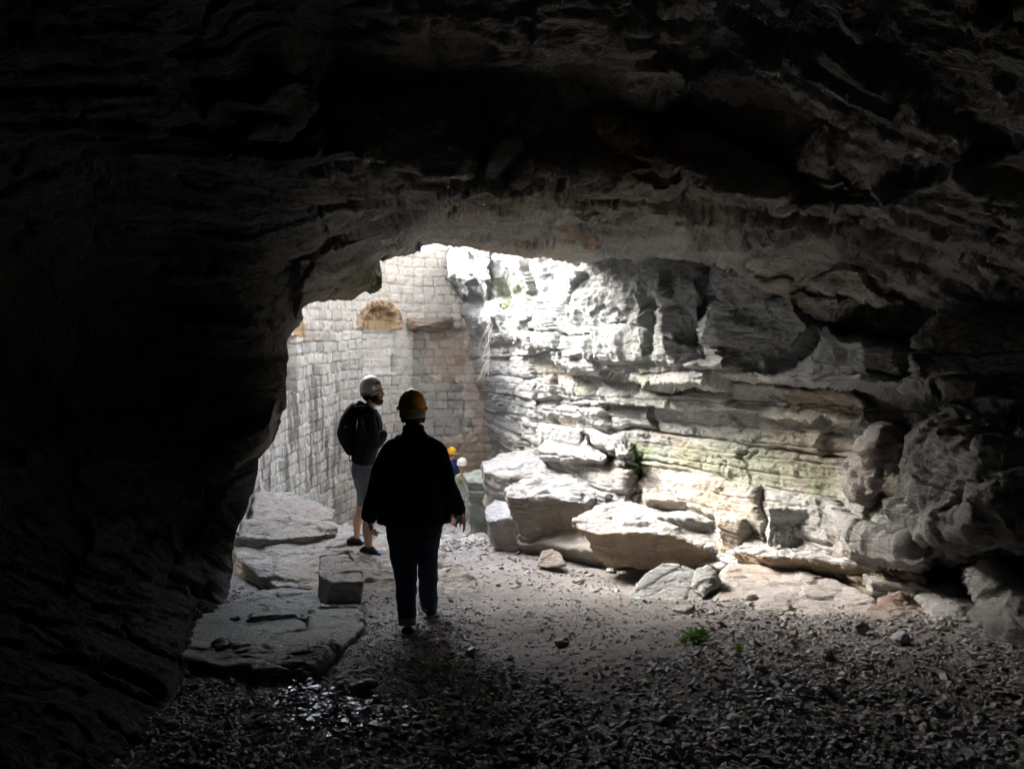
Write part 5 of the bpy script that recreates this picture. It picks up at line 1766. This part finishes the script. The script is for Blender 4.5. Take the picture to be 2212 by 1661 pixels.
def distant():
    # small person in white helmet
    d = 16.0
    E = base_empty('person', PT(985, 1150, 16.0))
    tag(E, 'small distant person in white helmet, glasses and grey jacket, facing us on the far path', 'person')
    b = Fig(d)
    b.ell(999, 1009, 0, 8, 9, 11.5); b.ell(999, 1016, -3, 5.5, 6, 6)
    b.ell(998.5, 1011, -9.5, 1.6, 2, 2.6)
    for sx in (-1, 1): b.ell(999 + sx * 8, 1010, 0, 1.3, 2, 3)
    b.tube([(999, 1016, 0, 5, 5), (1000, 1024, 0, 6, 6)])
    b.tube([(1000, 1028, 0, 15, 9), (1001, 1050, 0, 13, 9), (1001, 1078, 0, 13, 10)])
    b.tube([(996, 1078, 0, 8, 9), (986, 1104, -2, 6, 7), (978, 1132, 0, 4, 4.5)])
    b.tube([(1005, 1078, 0, 8, 9), (998, 1110, -6, 6, 7), (986, 1144, -10, 4, 4.5)])
    b.tube([(1012, 1030, 0, 5, 5), (1014, 1052, -4, 4, 4), (1000, 1041, -13, 3.2, 3.2)])
    b.tube([(989, 1030, 0, 5, 5), (985, 1054, 0, 4, 4), (984, 1074, -6, 3, 3)])
    b.hand(b.p(1000, 1041, -13), (-.5, -.2, 0.8), (0.1, -1, 0), 1, 0.16, 0.9)
    b.hand(b.p(984, 1074, -6), (0, -.2, -1), (-1, -.2, 0), -1, 0.16, 0.5)
    b.build('body', 0.011, MATS['skin'], E, 1)
    for sx in (-1, 1):
        g = Fig(d); g.ell(999 + sx * 3, 1007, -8.2, 1.1, 1, .9); g.build('eye', .006, MATS['lens'], E, 0)
    g = Fig(d); g.tube([(990.5, 1007, -2, .5, .9), (993, 1007, -9, .5, .9), (999, 1007, -10.5, .5, .9), (1005, 1007, -9, .5, .9), (1007.5, 1007, -2, .5, .9)], nr=8); g.build('glasses', .007, MATS['lens'], E, 0)
    h = Fig(d); h.ell(999, 1005, 2, 9, 9.5, 10); h.build('hair', .012, MATS['strap'], E, 1)
    j = Fig(d)
    j.tube([(1001, 1024, 0, 12, 9), (1001, 1036, 0, 16, 11), (1001, 1058, 0, 15, 11), (1001, 1078, 0, 15, 11)], cap=.15)
    j.tube([(1011, 1029, 0, 7, 7), (1015, 1052, -4, 6, 6), (1003, 1044, -12, 4.6, 4.6)])
    j.tube([(990, 1029, 0, 7, 7), (985, 1054, 0, 6, 6), (984, 1070, -5, 4.6, 4.6)])
    j.build('jacket', 0.013, MATS['grey_jacket'], E, 2, .012, 6, stretch=(1, 1, 1))
    k = Fig(d); k.tube([(995, 1024, -9, 3.5, 3), (993, 1034, -11.5, 4, 2.5), (992, 1042, -11.5, 3, 2.5)]); k.build('shirt', 0.012, MATS['lime_shirt'], E, 1)
    t = Fig(d)
    t.tube([(1001, 1074, 0, 14, 11), (1001, 1082, 0, 13, 10)])
    t.tube([(996, 1080, 0, 8.5, 9.5), (988, 1100, -2, 7, 8), (983, 1116, -2, 5.5, 6)])
    t.tube([(1005, 1080, 0, 8.5, 9.5), (998, 1108, -6, 7, 8), (988, 1136, -10, 5, 5.5)])
    t.build('trousers', 0.013, MATS['black_cloth'], E, 1, .01, 6)
    for pts, mt in (([(981, 1135, 3, 3.5, 4), (975, 1137, -6, 3.5, 4.5), (970, 1139, -14, 3, 4)], 'red_shoe'), ([(988, 1147, -6, 3.5, 4), (983, 1149, -16, 3.5, 4.5), (979, 1151, -24, 3, 4)], 'grey_shoe')):
        s_ = Fig(d); s_.tube(pts, side=(0, 0, 1)); s_.build('shoe', .01, MATS[mt], E, 1)
    helmet(b, 998.5, 1001, 11.5, 13, 12.5, MATS['white_plastic'], E, face=(0, -1), peak=0.2, brim=.05, ridge=.05, band=.35)
    # mostly hidden person in yellow helmet
    d = 17.6
    E = base_empty('person', PT(972, 1143, 17.6))
    tag(E, 'half hidden distant person in yellow helmet and blue jacket', 'person')
    b = Fig(d)
    b.ell(977, 981, 0, 7.5, 8, 10); b.ell(979, 987, -3, 5, 5, 5.5); b.ell(982, 982, -6.5, 1.6, 2, 2.5); b.ell(970, 983, 2, 1.2, 2, 3)
    b.tube([(976, 988, 0, 4.5, 4.5), (975, 995, 0, 6, 6)])
    b.tube([(975, 1000, 0, 14, 9), (975, 1030, 0, 12, 9), (974, 1052, 0, 12, 10)])
    b.tube([(968, 1052, 0, 7, 8), (967, 1095, 0, 5.5, 6), (966, 1134, 0, 3.8, 4)])
    b.tube([(980, 1052, 0, 7, 8), (980, 1095, 0, 5.5, 6), (978, 1136, 0, 3.8, 4)])
    b.tube([(961, 1003, 0, 4.5, 4.5), (958, 1030, 0, 4, 4), (962, 1050, -4, 3, 3)])
    b.tube([(988, 1003, 0, 4.5, 4.5), (990, 1030, 0, 4, 4), (986, 1048, -6, 3, 3)])
    b.hand(b.p(962, 1050, -4), (0, -.2, -1), (-1, -.2, 0), -1, 0.16, 0.5)
    b.hand(b.p(986, 1048, -6), (0, -.2, -1), (1, -.2, 0), 1, 0.16, 0.5)
    b.build('body', 0.012, MATS['skin'], E, 1)
    h = Fig(d); h.ell(976, 979, 1.5, 8, 8.5, 9.5); h.build('hair', .012, MATS['hair'], E, 1)
    j = Fig(d)
    j.tube([(975, 994, 0, 10, 8), (975, 1004, 0, 16, 11), (975, 1030, 0, 14, 11), (975, 1050, 0, 15, 11)], cap=.15)
    j.tube([(961, 1002, 0, 6, 6), (957, 1030, 0, 5.5, 5.5), (961, 1046, -3, 4.5, 4.5)])
    j.tube([(988, 1002, 0, 6, 6), (991, 1030, 0, 5.5, 5.5), (987, 1045, -5, 4.5, 4.5)])
    j.build('jacket', 0.013, MATS['blue_jacket'], E, 2, .01, 6)
    t = Fig(d)
    t.tube([(974, 1046, 0, 13, 10), (974, 1056, 0, 12, 10)])
    t.tube([(968, 1054, 0, 7.5, 8.5), (967, 1095, 0, 6, 7), (966, 1130, 0, 5, 5)])
    t.tube([(980, 1054, 0, 7.5, 8.5), (980, 1095, 0, 6, 7), (978, 1132, 0, 5, 5)])
    t.build('trousers', 0.013, MATS['black_cloth'], E, 1)
    for x in (966, 978):
        s_ = Fig(d); s_.tube([(x, 1138, 3, 3.5, 3.5), (x, 1139, -8, 3, 4), (x, 1140, -15, 2.6, 3.6)], side=(0, 0, 1)); s_.build('shoe', .01, MATS['shoe'], E, 1)
    helmet(b, 976.5, 977, 9.5, 11.5, 12, MATS['yellow_plastic'], E, face=(0.8, -0.6), peak=0.25, brim=.05, ridge=.05, band=.35)


# ------------------------------------------------------------------ plants, roots, arch fittings
def leaf_mesh(name, leaves, mat, parent=None):
    """leaves: (centre, normal, radius, shape) small cupped discs"""
    V, F = [], []
    for c, nrm, r, lob in leaves:
        nrm = Vector(nrm).normalized()
        a = nrm.orthogonal().normalized()
        b = nrm.cross(a)
        base = len(V)
        V.append(Vector(c) - nrm * r * 0.15)
        n = 12
        for ring, rr in ((0.55, 0), (1.0, 1)):
            for i in range(n):
                t = 2 * math.pi * i / n
                q = ring * r * (1 + lob * math.cos(3 * t) * rr)
                V.append(Vector(c) + (a * math.cos(t) + b * math.sin(t)) * q + nrm * r * 0.12 * ring * (1 + .5 * math.cos(3 * t)))
        for i in range(n):
            j = (i + 1) % n
            F.append((base, base + 1 + i, base + 1 + j, base + 1 + j))
            F.append((base + 1 + i, base + 1 + n + i, base + 1 + n + j, base + 1 + j))
    m = bpy.data.meshes.new(name)
    m.from_pydata([v[:] for v in V], [], [tuple(dict.fromkeys(f)) for f in F])
    m.materials.append(mat)
    o = bpy.data.objects.new(name, m)
    for p in m.polygons: p.use_smooth = True
    COL.objects.link(o)
    if parent is not None: kid(o, parent)
    return o


def wires(name, lines, mat, parent=None, nr=6):
    """lines: (list of points, start radius, end radius)"""
    V, F = [], []
    for pts, r0, r1 in lines:
        P = crom(pts, 4)
        T = np.gradient(P, axis=0)
        T /= np.linalg.norm(T, axis=1, keepdims=True) + 1e-9
        b0 = len(V)
        for i, (c, t) in enumerate(zip(P, T)):
            a = np.cross(t, [0.3, 1, 0.2]); a /= np.linalg.norm(a)
            b = np.cross(t, a)
            r = r0 + (r1 - r0) * i / (len(P) - 1)
            for k in range(nr):
                an = 2 * math.pi * k / nr
                V.append(c + (a * math.cos(an) + b * math.sin(an)) * r)
        for i in range(len(P) - 1):
            for k in range(nr):
                k2 = (k + 1) % nr
                F.append((b0 + i * nr + k, b0 + i * nr + k2, b0 + (i + 1) * nr + k2, b0 + (i + 1) * nr + k))
    o = mesh_np(name, np.array(V), F, mat)
    if parent is not None: kid(o, parent)
    return o


def plant(x, y, d, w, h, n, seed, label, tall=(), air=False, mat='leaf'):
    rnd = random.Random(seed)
    base = Vector(PT(x, y, d))
    if not air: base.z = ground_z(base.x, base.y) + 0.01
    E = base_empty('plant', base)
    tag(E, label, 'plant')
    k = d / FX
    lv, st = [], []
    for i in range(n):
        an = rnd.uniform(0, 6.28)
        rr = w * k * math.sqrt(rnd.random())
        hh = h * k * rnd.uniform(0.25, 1.0) * (1 - 0.4 * rr / (w * k))
        tip = base + Vector((math.cos(an) * rr, math.sin(an) * rr * .8, hh))
        lv.append((tip, (rnd.gauss(0, .35), rnd.gauss(-.3, .35), 1), rnd.uniform(1.6, 3.4) * k, 0.12))
        st.append(([tuple(base + Vector((rnd.gauss(0, .01), rnd.gauss(0, .01), -0.01))), tuple(base.lerp(tip, .5) + Vector((0, 0, hh * .12))), tuple(tip)], 0.0012, 0.0007))
    for tx, ty, r in tall:
        tip = Vector(PT(tx, ty, d))
        lv.append((tip, (rnd.gauss(0, .2), -.6, 1), r * k, 0.14))
        st.append(([tuple(base), tuple(base.lerp(tip, .5) + Vector((0.01, 0, .02))), tuple(tip)], 0.0016, 0.0009))
    leaf_mesh('foliage', lv, MATS[mat], E)
    wires('stem', st, MATS['stem'], E)


def build_green():
    m = plain_mat('leaf', (0.13, 0.29, 0.045), 0.5, 0.4, var=0.3, bscale=30)
    b = m.node_tree.nodes['Principled BSDF']
    b.inputs['Transmission Weight'].default_value = 0.0
    b.inputs['Subsurface Weight'].default_value = 0.0
    nt = m.node_tree
    tr = nt.nodes.new('ShaderNodeBsdfTranslucent')
    tr.inputs['Color'].default_value = (0.25, 0.48, 0.05, 1)
    mx = nt.nodes.new('ShaderNodeMixShader')
    mx.inputs[0].default_value = 0.35
    out = nt.nodes['Material Output']
    nt.links.new(b.outputs[0], mx.inputs[1]); nt.links.new(tr.outputs[0], mx.inputs[2]); nt.links.new(mx.outputs[0], out.inputs['Surface'])
    plain_mat('stem', (0.16, 0.20, 0.08), 0.7)
    plain_mat('fern', (0.15, 0.20, 0.09), 0.7, var=0.3, bscale=20)
    plain_mat('root', (0.42, 0.40, 0.36), 0.8)
    plain_mat('timber', (0.20, 0.13, 0.085), 0.85, bump=0.8, bscale=14, var=0.35)
    plant(1502, 1410, 4.7, 32, 44, 170, 1, 'leafy green plant with taller sprigs growing out of the gravel',
          [(1508, 1364, 8), (1524, 1366, 8), (1490, 1380, 9), (1478, 1384, 8), (1500, 1386, 8), (1519, 1362, 7), (1470, 1392, 7), (1484, 1396, 7)])
    plant(1597, 1425, 4.55, 9, 22, 14, 2, 'tiny plant with one bright leaf right of the leafy green plant', [(1592, 1404, 12), (1600, 1412, 6)])
    plant(1716, 1342, 5.7, 6, 6, 5, 3, 'tiny seedling by the dark stones at the foot of the pinkish slab', [(1713, 1340, 5), (1720, 1341, 5)])
    plant(1088, 668, 14.6, 24, 22, 70, 4, 'small tuft of ferns growing on the bright rock at the mouth', air=True, mat='fern')
    plant(1190, 600, 13.3, 20, 14, 50, 6, 'dull green tuft tucked under the roof at the top of the bright rock', air=True, mat='fern')
    # hanging roots off the bright rock
    rnd = random.Random(5)
    ln = []
    top = [(1066, 655, 15.0), (1058, 680, 14.9), (1063, 705, 14.9), (1055, 735, 14.9), (1058, 765, 14.85), (1051, 800, 14.85)]
    ln.append(([PT(*p) for p in top], 0.008, 0.005))
    for i in range(26):
        t = rnd.uniform(0.35, 1)
        x0, y0 = np.interp(t, [0, .4, .7, 1], [1063, 1060, 1056, 1052]), np.interp(t, [0, .4, .7, 1], [640, 700, 760, 800])
        dx, dy = rnd.uniform(-26, 4), rnd.uniform(18, 50)
        ln.append(([PT(x0, y0, 14.85), PT(x0 + dx * .5 + rnd.uniform(-3, 3), y0 + dy * .35, 14.8), PT(x0 + dx, y0 + dy, 14.8 + rnd.uniform(-.1, .1))], 0.005, 0.002))
    tag(wires('hanging_roots', ln, MATS['root']), 'bunch of pale dead roots hanging down the bright rock at the mouth', 'roots')
    # timber-like lintel stone in the masonry
    x0, y0 = wall_pt(879, 0.0)
    x1, y1 = wall_pt(978, 0.0)
    d0, d1 = y0 - .06, y1 - .06
    pts = [(880, 687, d0 - .1), (978, 686, d1 - .1), (979, 703, d1 - .1), (970, 711, d1 - .1), (910, 705, d0 - .12), (884, 713, d0 - .1), (879, 711, d0 - .1)]
    top = fr_pts(pts)
    bot = [p + Vector((0, 0.5, 0)) for p in top]
    V, F = prism(top, bot)
    o = finish_rock('lintel', V, F, None, cat=None, seed=55, vox=0.02, tint=((.30, .20, .14), 0.85), amp=0.03, bed=0.03, bedt=0.05, chip=0.02)
    for kx in ('label', 'category'):
        if kx in o: del o[kx]
    o.parent = WALL


# ------------------------------------------------------------------ build
MATS['wet_stone'] = rock_mat('wet_stone', bump=0.15, layered=0, scale=5, var=0.3, rough=0.15, spec=1.0, flake=0.0)
MATS['wet_stone'].node_tree.nodes['Principled BSDF'].inputs['Specular Tint'].default_value = (0.72, 0.82, 1.0, 1)  # blue of the reflected sky put into the specular tint
build_ground()
build_right()
build_roof()
build_shell()
WALL, wall_pt = build_masonry()
build_rocks()
build_gravel()
build_stones()
make_mats()
walker()
man()
distant()
build_green()
